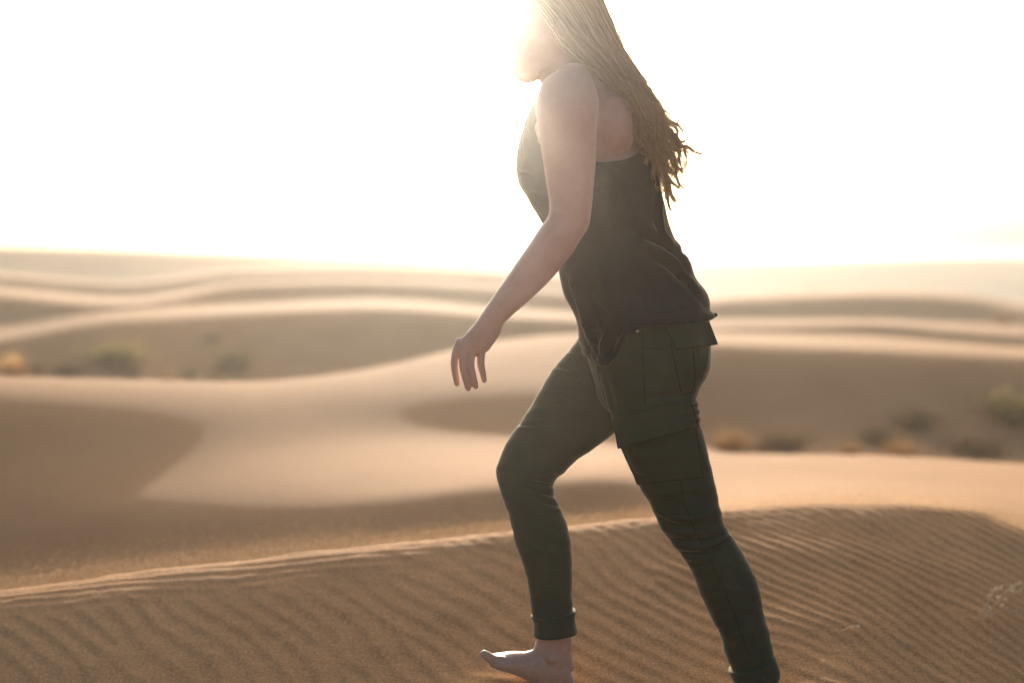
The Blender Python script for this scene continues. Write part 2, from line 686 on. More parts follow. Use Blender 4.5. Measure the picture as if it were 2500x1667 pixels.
def volume_material(name, col, dens, g):
    m = bpy.data.materials.new(name)
    m.use_nodes = True
    nt = m.node_tree
    nt.nodes.clear()
    out = nt.nodes.new('ShaderNodeOutputMaterial')
    pv = nt.nodes.new('ShaderNodeVolumePrincipled')
    pv.inputs['Color'].default_value = (*col, 1)
    pv.inputs['Density'].default_value = dens
    pv.inputs['Anisotropy'].default_value = g
    nt.links.new(pv.outputs[0], out.inputs['Volume'])
    return m


def build_glare_veil():
    """scattering cloud added to imitate lens glare of the sun; she and the viewer stand in it"""
    b = bmesh.new()
    bmesh.ops.create_icosphere(b, subdivisions=4, radius=1.0)
    for v in b.verts:
        k = 1 + 0.05 * math.sin(v.co.x * 5) + 0.04 * math.sin(v.co.y * 6 + 1)
        v.co = (v.co.x * 9.0 * k, 1.6 + v.co.y * 2.9 * k, ZC - 0.35 + v.co.z * 1.75)
    me = bpy.data.meshes.new('glare_veil')
    b.to_mesh(me)
    b.free()
    me.materials.append(volume_material('glare_scatter', (0.98, 0.93, 0.86), VEIL_DENSITY, 0.935))
    tag(link(bpy.data.objects.new('glare_veil', me)), 'added scattering veil imitating sun glare round the walking woman', None, kind='stuff')


# ------------------------------------------------------------------ lofting
def catmull(arr, n):
    """resample rows of arr (k,d) to n rows, smooth"""
    arr = np.asarray(arr, float)
    k = len(arr)
    mid = 0.5 * (arr[:, 0:2] + arr[:, 2:4]) if arr.shape[1] >= 4 else arr[:, :2]
    d = np.concatenate([[0], np.cumsum(np.maximum(np.linalg.norm(np.diff(mid, axis=0), axis=1), 1e-3))])
    t = np.linspace(0, d[-1], n)
    out = np.empty((n, arr.shape[1]))
    for c in range(arr.shape[1]):
        out[:, c] = pchip_c(d, arr[:, c], t)
    return out


def pchip_c(x, y, xq):
    """cubic hermite with finite difference slopes"""
    if len(x) == 2:
        return np.interp(xq, x, y)
    m = np.gradient(y, x)
    i = np.clip(np.searchsorted(x, xq) - 1, 0, len(x) - 2)
    h = x[i + 1] - x[i]
    t = (xq - x[i]) / h
    return ((1 + 2 * t) * (1 - t) ** 2 * y[i] + t * (1 - t) ** 2 * h * m[i]
            + t * t * (3 - 2 * t) * y[i + 1] + t * t * (t - 1) * h * m[i + 1])


def ring(f, b, hw, m, scale=1.0, n=2.15):
    """closed cross-section from edge point f to edge point b, half-depth hw along Y"""
    th = np.linspace(0, 2 * np.pi, m, endpoint=False)
    c, s = np.cos(th), np.sin(th)
    cc = np.sign(c) * np.abs(c) ** (2 / n)
    ss = np.sign(s) * np.abs(s) ** (2 / n)
    mid = 0.5 * (f + b)
    half = 0.5 * (f - b)
    return mid + scale * (cc[:, None] * half[None, :]) - ss[:, None] * np.array((0, hw * scale, 0))[None, :]


def loft(secs, n=60, m=32, scale=1.0, inset=0.0, cap0=True, cap1=True, sq=2.15):
    """secs rows: fx,fy,bx,by,Y,hw -> closed mesh lists. inset in metres"""
    S = catmull(secs, n)
    rings = []
    for fx, fy, bx, by, Y, hw in S:
        f, b = P(fx, fy, Y), P(bx, by, Y)
        if inset:
            L = np.linalg.norm(f - b)
            k = max(0.25, (L - 2 * inset) / L)
            mid = 0.5 * (f + b)
            f, b = mid + (f - mid) * k, mid + (b - mid) * k
            hw = max(0.012, hw - inset)
        rings.append(ring(f, b, hw, m, scale, sq))

    def dome(r0, r1, k=4):
        # rounded end past r0 (r1 is the next ring inwards)
        c0, c1 = r0.mean(0), r1.mean(0)
        d = c0 - c1
        d /= max(np.linalg.norm(d), 1e-6)
        rad = np.linalg.norm(r0 - c0, axis=1).min()
        out = []
        for i in range(1, k + 1):
            a = math.pi / 2 * i / (k + 0.35)
            out.append(c0 + (r0 - c0) * math.cos(a) + d * rad * 0.75 * math.sin(a))
        return out
    if cap0:
        rings = dome(rings[0], rings[1])[::-1] + rings
    if cap1:
        rings = rings + dome(rings[-1], rings[-2])
    V = np.concatenate(rings)
    F = []
    nr = len(rings)
    for i in range(nr - 1):
        for j in range(m):
            j2 = (j + 1) % m
            F.append((i * m + j, i * m + j2, (i + 1) * m + j2, (i + 1) * m + j))
    F.append(tuple(range(m))[::-1])
    F.append(tuple((nr - 1) * m + j for j in range(m)))
    return V, F


def tube(pts, radii, m=10, cap=True, n=None, flat=1.0):
    """round tube through 3-D points"""
    pts = np.asarray(pts, float)
    radii = np.asarray(radii, float)
    if n:
        d = np.concatenate([[0], np.cumsum(np.linalg.norm(np.diff(pts, axis=0), axis=1))])
        t = np.linspace(0, d[-1], n)
        pts = np.stack([pchip_c(d, pts[:, c], t) for c in range(3)], 1)
        radii = np.interp(t, d, radii)
    tan = np.gradient(pts, axis=0)
    tan /= np.maximum(np.linalg.norm(tan, axis=1), 1e-9)[:, None]
    up = np.array((0.0, 1.0, 0.0))
    rings = []
    for p, t, r in zip(pts, tan, radii):
        a = np.cross(t, up)
        if np.linalg.norm(a) < 1e-4:
            a = np.cross(t, (1, 0, 0))
        a /= np.linalg.norm(a)
        b = np.cross(t, a)
        th = np.linspace(0, 2 * np.pi, m, endpoint=False)
        rings.append(p + r * (np.cos(th)[:, None] * a + flat * np.sin(th)[:, None] * b))
    if cap:
        for end, i0 in ((1, -1), (0, 0)):
            c = pts[i0]
            d = tan[i0] * (1 if end else -1)
            base = rings[i0]
            r = radii[i0]
            add = []
            for k in range(1, 4):
                a = math.pi / 2 * k / 3.4
                add.append(c + (base - c) * math.cos(a) + d * r * math.sin(a))
            rings = rings + add if end else add[::-1] + rings
    V = np.concatenate(rings)
    F = []
    for i in range(len(rings) - 1):
        for j in range(m):
            j2 = (j + 1) % m
            F.append((i * m + j, i * m + j2, (i + 1) * m + j2, (i + 1) * m + j))
    F.append(tuple(range(m))[::-1])
    F.append(tuple((len(rings) - 1) * m + j for j in range(m)))
    return V, F


def join(parts):
    V, F, o = [], [], 0
    for v, f in parts:
        V.append(v)
        F += [tuple(i + o for i in q) for q in f]
        o += len(v)
    return np.concatenate(V), F


def ellipsoid(c, rad, nu=20, nv=12):
    V, F = [], []
    for i in range(nv + 1):
        a = math.pi * i / nv
        for j in range(nu):
            b = 2 * math.pi * j / nu
            V.append((c[0] + rad[0] * math.sin(a) * math.cos(b), c[1] + rad[1] * math.sin(a) * math.sin(b), c[2] + rad[2] * math.cos(a)))
    for i in range(nv):
        for j in range(nu):
            j2 = (j + 1) % nu
            F.append((i * nu + j, (i + 1) * nu + j, (i + 1) * nu + j2, i * nu + j2))
    return np.array(V), F


def recalc(me):
    bm = bmesh.new()
    bm.from_mesh(me)
    bmesh.ops.remove_doubles(bm, verts=bm.verts, dist=1e-6)
    bmesh.ops.recalc_face_normals(bm, faces=bm.faces)
    bm.to_mesh(me)
    bm.free()


def voxel_union(name, parts, voxel, smooth_it, mat, parent=None, fac=0.5):
    V, F = join(parts)
    o = mesh_obj(name, V, F, None)
    recalc(o.data)
    r = o.modifiers.new('r', 'REMESH')
    r.mode = 'VOXEL'
    r.voxel_size = voxel
    r.use_smooth_shade = True
    if smooth_it:
        s = o.modifiers.new('s', 'SMOOTH')
        s.factor = fac
        s.iterations = smooth_it
    dg = bpy.context.evaluated_depsgraph_get()
    me = bpy.data.meshes.new_from_object(o.evaluated_get(dg))
    old = o.data
    o.modifiers.clear()
    o.data = me
    me.name = name
    bpy.data.meshes.remove(old)
    me.polygons.foreach_set('use_smooth', [True] * len(me.polygons))
    me.materials.clear()
    me.materials.append(mat)
    if parent:
        o.parent = parent
    return o


def get_co(me):
    a = np.empty(len(me.vertices) * 3, dtype=np.float32)
    me.vertices.foreach_get('co', a)
    return a.reshape(-1, 3).astype(float)


def get_no(me):
    a = np.empty(len(me.vertices) * 3, dtype=np.float32)
    me.vertices.foreach_get('normal', a)
    return a.reshape(-1, 3).astype(float)


def set_co(me, co):
    me.vertices.foreach_set('co', np.ascontiguousarray(co, dtype=np.float32).ravel())
    me.update()


def fold_field(co, folds):
    """sum of soft ridges along polylines given in picture pixels (near side of the cloth)"""
    px, py = unproject(co)
    q = np.stack([px, py], 1)
    out = np.zeros(len(co))
    for pts, width, amp in folds:
        pts = np.asarray(pts, float)
        best = np.full(len(co), 1e9)
        tt = np.zeros(len(co))
        L = len(pts) - 1
        for i in range(L):
            a, b = pts[i], pts[i + 1]
            ab = b - a
            t = np.clip(((q - a) @ ab) / (ab @ ab), 0, 1)
            d = np.linalg.norm(q - (a + t[:, None] * ab), axis=1)
            sel = d < best
            best[sel] = d[sel]
            tt[sel] = (i + t[sel]) / L
        env = np.sin(np.pi * np.clip(tt * 0.9 + 0.05, 0, 1)) ** 0.6
        out += amp * env * np.exp(-(best / width) ** 2)
    return out


# ------------------------------------------------------------------ the walker
YT, YN, YF, YA = 3.40, 3.315, 3.50, 3.215   # torso, near leg, far leg, near arm

TORSO = [
    (1452, 925, 1712, 930, YT, .150),
    (1440, 880, 1726, 890, YT, .168),
    (1428, 840, 1731, 850, YT, .168),
    (1415, 785, 1728, 790, YT, .158),
    (1390, 735, 1722, 728, YT, .148),
    (1372, 670, 1690, 668, YT, .138),
    (1350, 605, 1648, 608, YT, .130),
    (1325, 550, 1632, 556, YT, .128),
    (1303, 508, 1620, 512, YT, .132),
    (1272, 455, 1609, 455, YT, .138),
    (1260, 415, 1602, 418, YT, .142),
    (1262, 385, 1594, 390, YT, .146),
    (1278, 324, 1570, 330, YT, .150),
    (1302, 265, 1538, 272, YT, .150),
    (1328, 222, 1500, 222, YT, .135),
    (1345, 190, 1470, 185, YT, .095),
]
NEAR_LEG = [
    (1440, 850, 1731, 862, 3.335, .088),
    (1458, 885, 1731, 885, 3.325, .092),
    (1470, 932, 1714, 930, YN, .092),
    (1480, 970, 1699, 962, YN, .091),
    (1489, 1003, 1703, 992, YN, .089),
    (1503, 1055, 1709, 1036, YN, .087),
    (1517, 1094, 1722, 1076, YN, .085),
    (1539, 1145, 1734, 1138, YN, .080),
    (1565, 1196, 1748, 1200, YN, .074),
    (1589, 1230, 1755, 1235, YN, .070),
    (1610, 1280, 1770, 1284, YN, .067),
    (1636, 1317, 1795, 1318, YN, .066),
    (1660, 1352, 1816, 1352, YN, .066),
    (1688, 1398, 1842, 1398, YN, .068),
    (1712, 1455, 1855, 1450, YN, .067),
    (1737, 1505, 1866, 1503, YN, .063),
    (1760, 1553, 1877, 1548, YN, .058),
    (1770, 1592, 1885, 1590, YN, .054),
    (1782, 1622, 1889, 1616, YN, .052),
    (1792, 1650, 1893, 1640, YN, .051),
]
FAR_LEG = [
    (1424, 800, 1640, 850, 3.47, .086),
    (1418, 815, 1610, 890, 3.475, .088),
    (1384, 861, 1570, 945, 3.485, .090),
    (1349, 900, 1545, 995, 3.49, .090),
    (1310, 967, 1514, 1040, YF, .086),
    (1279, 1021, 1478, 1073, YF, .082),
    (1257, 1050, 1445, 1098, YF, .079),
    (1228, 1096, 1404, 1128, YF, .072),
    (1213, 1138, 1378, 1151, YF, .066),
    (1212, 1165, 1356, 1172, YF, .062),
    (1221, 1198, 1354, 1196, YF, .061),
    (1238, 1247, 1369, 1244, YF, .063),
    (1249, 1284, 1385, 1284, YF, .065),
    (1263, 1332, 1395, 1334, YF, .063),
    (1281, 1388, 1398, 1394, YF, .058),
    (1292, 1450, 1397, 1448, YF, .053),
    (1297, 1480, 1397, 1472, YF, .051),
    (1303, 1508, 1398, 1497, YF, .050),
]
NEAR_ARM = [
    (1356, 176, 1432, 168, 3.295, .046),
    (1330, 194, 1450, 205, 3.262, .058),
    (1312, 234, 1462, 248, 3.235, .064),
    (1308, 268, 1462, 285, 3.22, .064),
    (1312, 312, 1459, 322, YA, .060),
    (1319, 353, 1457, 362, YA, .056),
    (1327, 402, 1454, 406, YA, .052),
    (1334, 450, 1450, 452, YA, .049),
    (1341, 500, 1445, 506, YA, .046),
    (1338, 527, 1438, 552, YA, .043),
    (1318, 556, 1419, 584, YA, .043),
    (1296, 590, 1399, 616, YA, .043),
    (1273, 623, 1372, 652, YA, .041),
    (1242, 669, 1334, 694, YA, .037),
    (1209, 716, 1288, 737, YA, .032),
    (1178, 762, 1243, 777, YA, .026),
    (1163, 784, 1228, 793, YA, .0245),
    (1147, 803, 1223, 811, YA, .0235),
    (1125, 832, 1207, 836, YA, .0200),
    (1115, 850, 1195, 854, YA, .0155),
]
FAR_ARM = [
    (1370, 205, 1460, 210, 3.53, .052),
    (1362, 250, 1470, 262, 3.565, .056),
    (1385, 330, 1495, 330, 3.585, .050),
    (1420, 420, 1520, 412, 3.60, .044),
    (1440, 480, 1535, 480, 3.605, .042),
    (1442, 530, 1532, 540, 3.605, .042),
    (1425, 600, 1505, 612, 3.60, .036),
    (1415, 660, 1478, 668, 3.59, .027),
    (1412, 690, 1472, 694, 3.585, .024),
    (1408, 730, 1472, 730, 3.58, .018),
]
NECK = [
    (1340, 228, 1480, 215, YT, .080),
    (1322, 206, 1462, 180, YT, .060),
    (1312, 190, 1448, 140, YT, .055),
    (1305, 165, 1440, 100, YT, .054),
    (1310, 110, 1435, 60, YT, .055),
]
HEAD = [
    (1262, 188, 1318, 189, YT, .020),
    (1240, 182, 1345, 178, YT, .036),
    (1233, 170, 1390, 160, YT, .052),
    (1238, 152, 1412, 142, YT, .060),
    (1238, 128, 1425, 118, YT, .066),
    (1236, 104, 1436, 90, YT, .070),
    (1240, 78, 1446, 60, YT, .073),
    (1240, 56, 1451, 34, YT, .075),
    (1232, 34, 1452, 8, YT, .077),
    (1234, 8, 1448, -18, YT, .076),
    (1246, -18, 1436, -40, YT, .071),
    (1270, -44, 1412, -56, YT, .058),
    (1306, -62, 1380, -66, YT, .034),
]
FOOT_R = [   # heel to ball of the forward foot: top, bottom
    (1396, 1640, 1400, 1688, 3.50, .022),
    (1385, 1598, 1392, 1697, 3.50, .030),
    (1350, 1580, 1352, 1694, 3.50, .033),
    (1318, 1580, 1315, 1676, 3.497, .034),
    (1285, 1590, 1280, 1656, 3.495, .038),
    (1250, 1591, 1245, 1641, 3.493, .042),
    (1222, 1595, 1216, 1632, 3.493, .044),
    (1205, 1598, 1202, 1626, 3.495, .042),
]
ANKLE_R = [
    (1303, 1508, 1398, 1497, YF, .042),
    (1308, 1545, 1396, 1540, YF, .036),
    (1309, 1563, 1396, 1566, YF, .033),
    (1303, 1582, 1397, 1596, YF, .034),
    (1305, 1605, 1402, 1626, YF, .033),
]
# the trailing foot stands just below the picture
ANKLE_L = [
    (1792, 1640, 1888, 1632, YN, .042),
    (1804, 1668, 1894, 1658, YN, .034),
    (1802, 1688, 1902, 1680, YN, .032),
    (1786, 1710, 1912, 1706, YN, .033),
]
FOOT_L = [
    (1908, 1690, 1918, 1733, YN, .022),
    (1890, 1676, 1900, 1754, YN, .030),
    (1850, 1680, 1860, 1766, YN, .033),
    (1810, 1694, 1815, 1774, YN, .035),
    (1772, 1716, 1775, 1780, YN, .040),
    (1735, 1740, 1736, 1784, YN, .044),
    (1706, 1752, 1706, 1786, YN, .044),
]


def build_person():
    gz = ground_z(*P(1370, 1690, 3.5)[:2])
    base = P(1500, 1700, YT)
    root = empty('person', (base[0], base[1], gz))
    tag(root, 'barefoot woman in black tank top and olive cargo trousers striding up the dune', 'person')
    inv = __import__('mathutils').Matrix.Translation(-Vector(root.location))

    def own(o, parent=None):
        o.parent = root if parent is None else parent
        o.matrix_parent_inverse = inv if parent is None else __import__('mathutils').Matrix.Identity(4)
        return o

    # ---------------- body
    parts = []
    parts.append(loft(TORSO, 70, 40, inset=0.013))
    parts.append(loft(NEAR_LEG, 70, 28, inset=0.011))
    parts.append(loft(FAR_LEG, 70, 28, inset=0.011))
    parts.append(loft(NEAR_ARM, 80, 32, sq=2.2))
    parts.append(loft(FAR_ARM, 40, 24))
    parts.append(loft(NECK, 24, 28))
    parts.append(loft(HEAD, 50, 36, sq=2.3))
    # shoulder blade and armpit fold
    parts.append(loft([(1440, 262, 1535, 252, 3.312, .040), (1446, 310, 1545, 300, 3.305, .046),
                       (1448, 350, 1545, 340, 3.305, .045), (1446, 385, 1532, 375, 3.312, .036)], 26, 28))
    # chest muscle running into the arm
    parts.append(loft([(1330, 262, 1420, 250, 3.29, .04), (1306, 310, 1420, 300, 3.29, .04), (1312, 338, 1400, 330, 3.29, .036)], 16, 20))
    parts.append(loft(ANKLE_R, 24, 28))
    parts.append(loft(FOOT_R, 34, 28, sq=1.9))
    parts.append(loft(ANKLE_L, 20, 28))
    parts.append(loft(FOOT_L, 30, 28, sq=2.3))
    # ankle bones
    parts.append(ellipsoid(P(1345, 1606, 3.468), (.013, .009, .014)))
    parts.append(ellipsoid(P(1388, 1570, 3.50), (.010, .022, .03)))

    def digit(pts, radii, m=12):
        return tube([P(*p) for p in pts], radii, m, True, 18)
    # forward foot: big toe on the near side, four toes behind
    parts.append(digit([(1225, 1613, 3.468), (1203, 1610, 3.464), (1188, 1600, 3.462), (1182, 1596, 3.462)], [.0135, .0125, .0125, .0108]))
    for k, (tx, ty) in enumerate(((1190, 1598), (1196, 1602), (1203, 1606), (1210, 1611))):
        yy = 3.484 + 0.0135 * k
        parts.append(digit([(1230, 1612, yy), (1208 + 4 * k, 1605 + 2 * k, yy), (tx, ty, yy)], [.0095, .0085, .0078 - .0006 * k]))
    # trailing foot: its big toe lies on the far side
    for k in range(5):
        yy = YN + 0.030 - 0.0150 * k
        r = .012 if k == 0 else .0085 - .0005 * k
        parts.append(digit([(1712, 1770, yy), (1692 + 5 * k, 1774, yy), (1672 + 8 * k, 1779, yy)], [r * 1.1, r, r * .9]))
    # hand: knuckles, four fingers, thumb
    fy = YA
    fingers = [
        [(1122, 834, fy + .004, .0100), (1113, 862, fy + .003, .0096), (1109.5, 885, fy + .004, .0092), (1111.5, 912, fy + .009, .0080), (1116, 936, fy + .016, .0070)],
        [(1138, 838, fy - .004, .0100), (1131.5, 866, fy - .009, .0092), (1130, 891, fy - .010, .0090), (1136, 922, fy - .006, .0081), (1143, 948, fy + .001, .0071)],
        [(1157, 840, fy - .004, .0100), (1151, 868, fy - .006, .0090), (1149.5, 893, fy - .006, .0088), (1156, 920, fy - .001, .0080), (1161.5, 943, fy + .007, .0071)],
        [(1178, 843, fy + .000, .0102), (1174.5, 866, fy + .002, .0095), (1174, 889, fy + .003, .0090), (1178.5, 910, fy + .007, .0078), (1182, 928, fy + .013, .0066)],
    ]
    for f in fingers:
        parts.append(digit([q[:3] for q in f], [q[3] for q in f], 14))
    parts.append(digit([(1165, 812, fy + .022), (1148, 838, fy + .038), (1140, 862, fy + .042), (1138, 886, fy + .036)], [.0135, .0115, .010, .0075]))
    # far hand
    for k in range(4):
        x0 = 1416 + 15 * k
        parts.append(digit([(x0, 722, 3.58), (x0 - 3, 760, 3.575), (x0 + 3, 792, 3.572)], [.0088, .0082, .006]))
    parts.append(digit([(1450, 708, 3.56), (1436, 738, 3.548), (1440, 762, 3.548)], [.012, .010, .0075]))
    # face: nose, lips, chin, brow, eyelids, ears
    parts.append(loft([(1236, 48, 1262, 44, YT, .010), (1222, 66, 1256, 62, YT, .012), (1207, 84, 1254, 82, YT, .016),
                       (1203, 93, 1254, 96, YT, .018), (1216, 102, 1254, 108, YT, .014)], 18, 18))
    parts.append(loft([(1226, 108, 1252, 108, YT, .018), (1218, 117, 1252, 117, YT, .022), (1226, 126, 1252, 126, YT, .022)], 12, 18))
    parts.append(loft([(1230, 136, 1254, 134, YT, .020), (1223.5, 144, 1254, 144, YT, .020), (1233, 153, 1254, 153, YT, .016)], 12, 18))
    parts.append(loft([(1236, 158, 1262, 156, YT, .014), (1232, 171, 1262, 170, YT, .020), (1242, 182, 1266, 182, YT, .016)], 12, 18))
    for s in (-1, 1):
        parts.append(ellipsoid(P(1254, 32, YT + s * .033), (.010, .022, .007)))      # brow
        parts.append(ellipsoid(P(1262, 52, YT + s * .034), (.012, .015, .011)))      # lids
        parts.append(ellipsoid(P(1280, 92, YT + s * .042), (.026, .016, .022)))      # cheek
        parts.append(loft([(1352, 44, 1384, 46, YT + s * .076, .008), (1346, 66, 1386, 66, YT + s * .080, .009),
                           (1352, 90, 1374, 92, YT + s * .075, .008)], 10, 12))       # ear
    body = voxel_union('body', parts, 0.0028, 3, M_SKIN)
    own(body)
    me = body.data
    co, no = get_co(me), get_no(me)
    # soft creases and tendons on the near side
    near = (no[:, 1] < -0.1).astype(float)
    f = fold_field(co, [
        ([(1458, 282), (1459, 330), (1457, 380), (1455, 404)], 3.5, -.0035),      # armpit crease
        ([(1462, 392), (1490, 372), (1520, 345)], 5, -.0030),
        ([(1478, 398), (1510, 384), (1535, 360)], 4, -.0022),
        ([(1462, 300), (1490, 310), (1520, 318)], 8, -.0020),
        ([(1346, 512), (1366, 522), (1388, 524)], 5, -.0018),                     # elbow crook
        ([(1412, 560), (1420, 548), (1424, 532)], 6, .0016),
        ([(1122, 838), (1150, 806)], 4, .0010), ([(1136, 846), (1165, 806)], 4, .0010),
        ([(1154, 850), (1180, 806)], 4, .0010), ([(1176, 852), (1194, 812)], 4, .0010),
        ([(1119, 840), (1122, 836)], 6, .0022), ([(1134, 847), (1137, 843)], 6, .0020),
        ([(1153, 849), (1156, 845)], 6, .0020), ([(1176, 852), (1178, 848)], 6, .0020),
        ([(1316, 1590), (1300, 1640), (1310, 1690)], 10, -.0015),
        ([(1126, 852), (1121.5, 875), (1121, 900), (1125, 918)], 2.2, -.0050),
        ([(1145, 856), (1140.5, 880), (1141, 900), (1147, 922)], 2.2, -.0050),
        ([(1164, 858), (1162, 880), (1164, 896)], 2.2, -.0050),
    ])
    co = co + no * (f * near)[:, None]
    set_co(me, co)
    # finger nails and eyes
    for s in (-1, 1):
        e = mesh_obj('eye', *ellipsoid(P(1259, 55, YT + s * .034), (.0112, .0112, .0112)), M_EYE)
        own(e, body)

    # ---------------- trousers
    pel = [(1452, 935, 1708, 940, YT, .150), (1440, 890, 1727, 900, YT, .176), (1426, 845, 1732, 862, YT, .178),
           (1418, 810, 1732, 820, YT, .170), (1410, 770, 1728, 775, YT, .160), (1402, 735, 1720, 735, YT, .150)]
    tr = voxel_union('trousers', [loft(pel, 40, 40, sq=2.3), loft(NEAR_LEG, 90, 36, sq=2.3), loft(FAR_LEG, 90, 36, sq=2.3)], 0.0038, 4, M_PANTS)
    own(tr)
    me = tr.data
    co, no = get_co(me), get_no(me)
    px, py = unproject(co)
    near = np.clip(-no[:, 1] * 1.5 + 0.35, 0, 1)
    folds = [
        # knee of the trailing leg
        ([(1592, 1240), (1650, 1262), (1710, 1262), (1756, 1248)], 9, .0050),
        ([(1610, 1285), (1660, 1300), (1720, 1300), (1772, 1290)], 8, .0048),
        ([(1640, 1330), (1690, 1340), (1740, 1328), (1788, 1308)], 9, .0055),
        ([(1660, 1360), (1710, 1365), (1760, 1350)], 7, .0040),
        ([(1600, 1262), (1650, 1282), (1700, 1284)], 6, -.0040),
        ([(1625, 1312), (1680, 1322), (1740, 1314), (1775, 1300)], 6, -.0045),
        ([(1655, 1347), (1710, 1353), (1760, 1338)], 6, -.0040),
        ([(1690, 1400), (1730, 1385), (1770, 1375)], 8, .0030),
        ([(1560, 1190), (1620, 1205), (1690, 1190), (1745, 1192)], 9, .0035),
        ([(1548, 1165), (1600, 1172), (1680, 1160)], 7, -.0025),
        # knee of the forward leg
        ([(1352, 1178), (1320, 1168), (1285, 1162)], 8, .0050),
        ([(1356, 1196), (1320, 1190), (1270, 1185)], 7, .0045),
        ([(1364, 1222), (1330, 1216), (1290, 1196)], 8, .0045),
        ([(1372, 1247), (1335, 1238), (1290, 1222)], 7, .0035),
        ([(1354, 1187), (1320, 1180), (1275, 1174)], 4, -.0045),
        ([(1360, 1210), (1325, 1203), (1280, 1190)], 4, -.0045),
        ([(1368, 1236), (1330, 1228), (1290, 1208)], 4, -.0035),
        ([(1378, 1152), (1345, 1148), (1310, 1150)], 7, .0040),
        # thigh of the forward leg
        ([(1383, 862), (1400, 868), (1420, 872)], 4, .0035),
        ([(1350, 900), (1385, 908), (1412, 918)], 4, .0035),
        ([(1355, 893), (1385, 900), (1412, 908)], 4, -.0025),
        ([(1312, 968), (1350, 975), (1395, 972)], 7, .0025),
        ([(1262, 1043), (1300, 1046), (1345, 1036)], 4, .0030),
        ([(1268, 1036), (1300, 1039), (1345, 1029)], 4, -.0030),
        ([(1340, 1040), (1400, 1020), (1450, 985)], 12, .0025),
        ([(1340, 930), (1380, 945), (1430, 940), (1470, 960)], 6, .0022),
        ([(1322, 955), (1370, 962), (1410, 985)], 5, .0020),
        ([(1300, 1000), (1345, 1005), (1390, 1030)], 6, .0022),
        ([(1290, 1015), (1330, 1022), (1370, 1050)], 4, -.0020),
        ([(1250, 1080), (1290, 1090), (1330, 1120)], 7, .0022),
        ([(1230, 1110), (1265, 1125), (1310, 1138)], 5, -.0020),
        ([(1262, 1300), (1300, 1285), (1345, 1290)], 5, .0020),
        ([(1272, 1345), (1310, 1338), (1360, 1350)], 5, .0020),
        ([(1285, 1400), (1320, 1390), (1365, 1398)], 5, .0020),
        ([(1600, 1100), (1650, 1095), (1700, 1110)], 6, .0022),
        ([(1720, 1440), (1760, 1430), (1820, 1445)], 6, .0022),
        ([(1740, 1490), (1780, 1478), (1840, 1490)], 6, .0022),
        ([(1765, 1560), (1800, 1545), (1850, 1550)], 5, .0022),
        # seat and hip
        ([(1700, 950), (1660, 968), (1610, 966), (1540, 985)], 8, -.0045),
        ([(1704, 962), (1660, 980), (1600, 982)], 8, .0035),
        ([(1560, 938), (1620, 930), (1690, 945)], 10, -.0025),
        ([(1460, 890), (1478, 950), (1492, 1005)], 9, .0040),
        ([(1475, 900), (1490, 960), (1500, 1000)], 7, -.0030),
        ([(1500, 880), (1560, 905), (1620, 905)], 12, .0030),
        ([(1703, 985), (1690, 990), (1675, 988)], 6, .0060),
        ([(1706, 1003), (1692, 1008), (1675, 1006)], 6, .0055),
        ([(1710, 1022), (1696, 1028), (1680, 1026)], 6, .0050),
        ([(1704, 994), (1690, 999), (1676, 997)], 4, -.0050),
        ([(1708, 1013), (1694, 1018), (1680, 1016)], 4, -.0045),
        ([(1530, 1110), (1600, 1125), (1680, 1110)], 14, .0030),
        ([(1300, 1360), (1330, 1330), (1370, 1300)], 9, .0025),
        ([(1300, 1465), (1330, 1440), (1380, 1430)], 8, .0022),
        ([(1780, 1590), (1820, 1560), (1862, 1500)], 10, .0028),
        ([(1850, 1600), (1845, 1570), (1840, 1545)], 5, .0030),
    ]
    f = 1.55 * fold_field(co, folds) * near
    crk = vnoise(px / 34 + py / 120, py / 22, 41) * 0.0014 + vnoise(px / 80, py / 60, 42) * 0.0022 + vnoise(px / 14, py / 11, 43) * 0.0005
    co = co + no * (f + crk)[:, None]
    set_co(me, co)
    dg = bpy.context.evaluated_depsgraph_get()
    bvh = BVHTree.FromObject(tr, dg)

    def hit(px_, py_, miss=None):
        d = P(px_, py_, 1.0) - np.array((0, 0, ZC))
        h = bvh.ray_cast(Vector((0, 0, ZC)), Vector(d).normalized())
        if h[0] is None or h[0].y > 3.42:
            return None, None
        return np.array(h[0]), np.array(h[1])

    def patch(name, quad, nu, nv, lift, thick, mat, curl=0.0, parent=tr, ymiss=3.32, edge_shade=True):
        """a cloth piece lying on the near side; quad in pixels: top-left, top-right, bottom-right, bottom-left"""
        q = np.asarray(quad, float)
        Yg = np.full((nv + 1, nu + 1), np.nan)
        PXY = np.empty((nv + 1, nu + 1, 2))
        for j in range(nv + 1):
            for i in range(nu + 1):
                u, v = i / nu, j / nv
                p = (1 - v) * ((1 - u) * q[0] + u * q[1]) + v * ((1 - u) * q[3] + u * q[2])
                PXY[j, i] = p
                h, n_ = hit(*p)
                if h is not None:
                    Yg[j, i] = h[1]
        for j in range(nv + 1):
            row = Yg[j]
            ok = ~np.isnan(row)
            if ok.any():
                idx = np.arange(nu + 1)
                row[~ok] = np.interp(idx[~ok], idx[ok], row[ok])
            else:
                row[:] = ymiss
            # stiff cloth: no sharp plunge at the ends
            Yg[j] = np.minimum(row, np.nanmedian(row) + 0.05)
        for _ in range(3):
            Yg[:, 1:-1] = (Yg[:, :-2] + 2 * Yg[:, 1:-1] + Yg[:, 2:]) / 4
        V, F = [], []
        for layer in (0, 1):
            for j in range(nv + 1):
                for i in range(nu + 1):
                    v = j / nv
                    ed = 0.0 if (0 < i < nu and 0 < j < nv) else (0.0006 if layer == 0 else 0.0)
                    y = Yg[j, i] - lift - curl * v * v + ed
                    if layer:
                        y += thick
                    V.append(P(PXY[j, i, 0], PXY[j, i, 1], y))
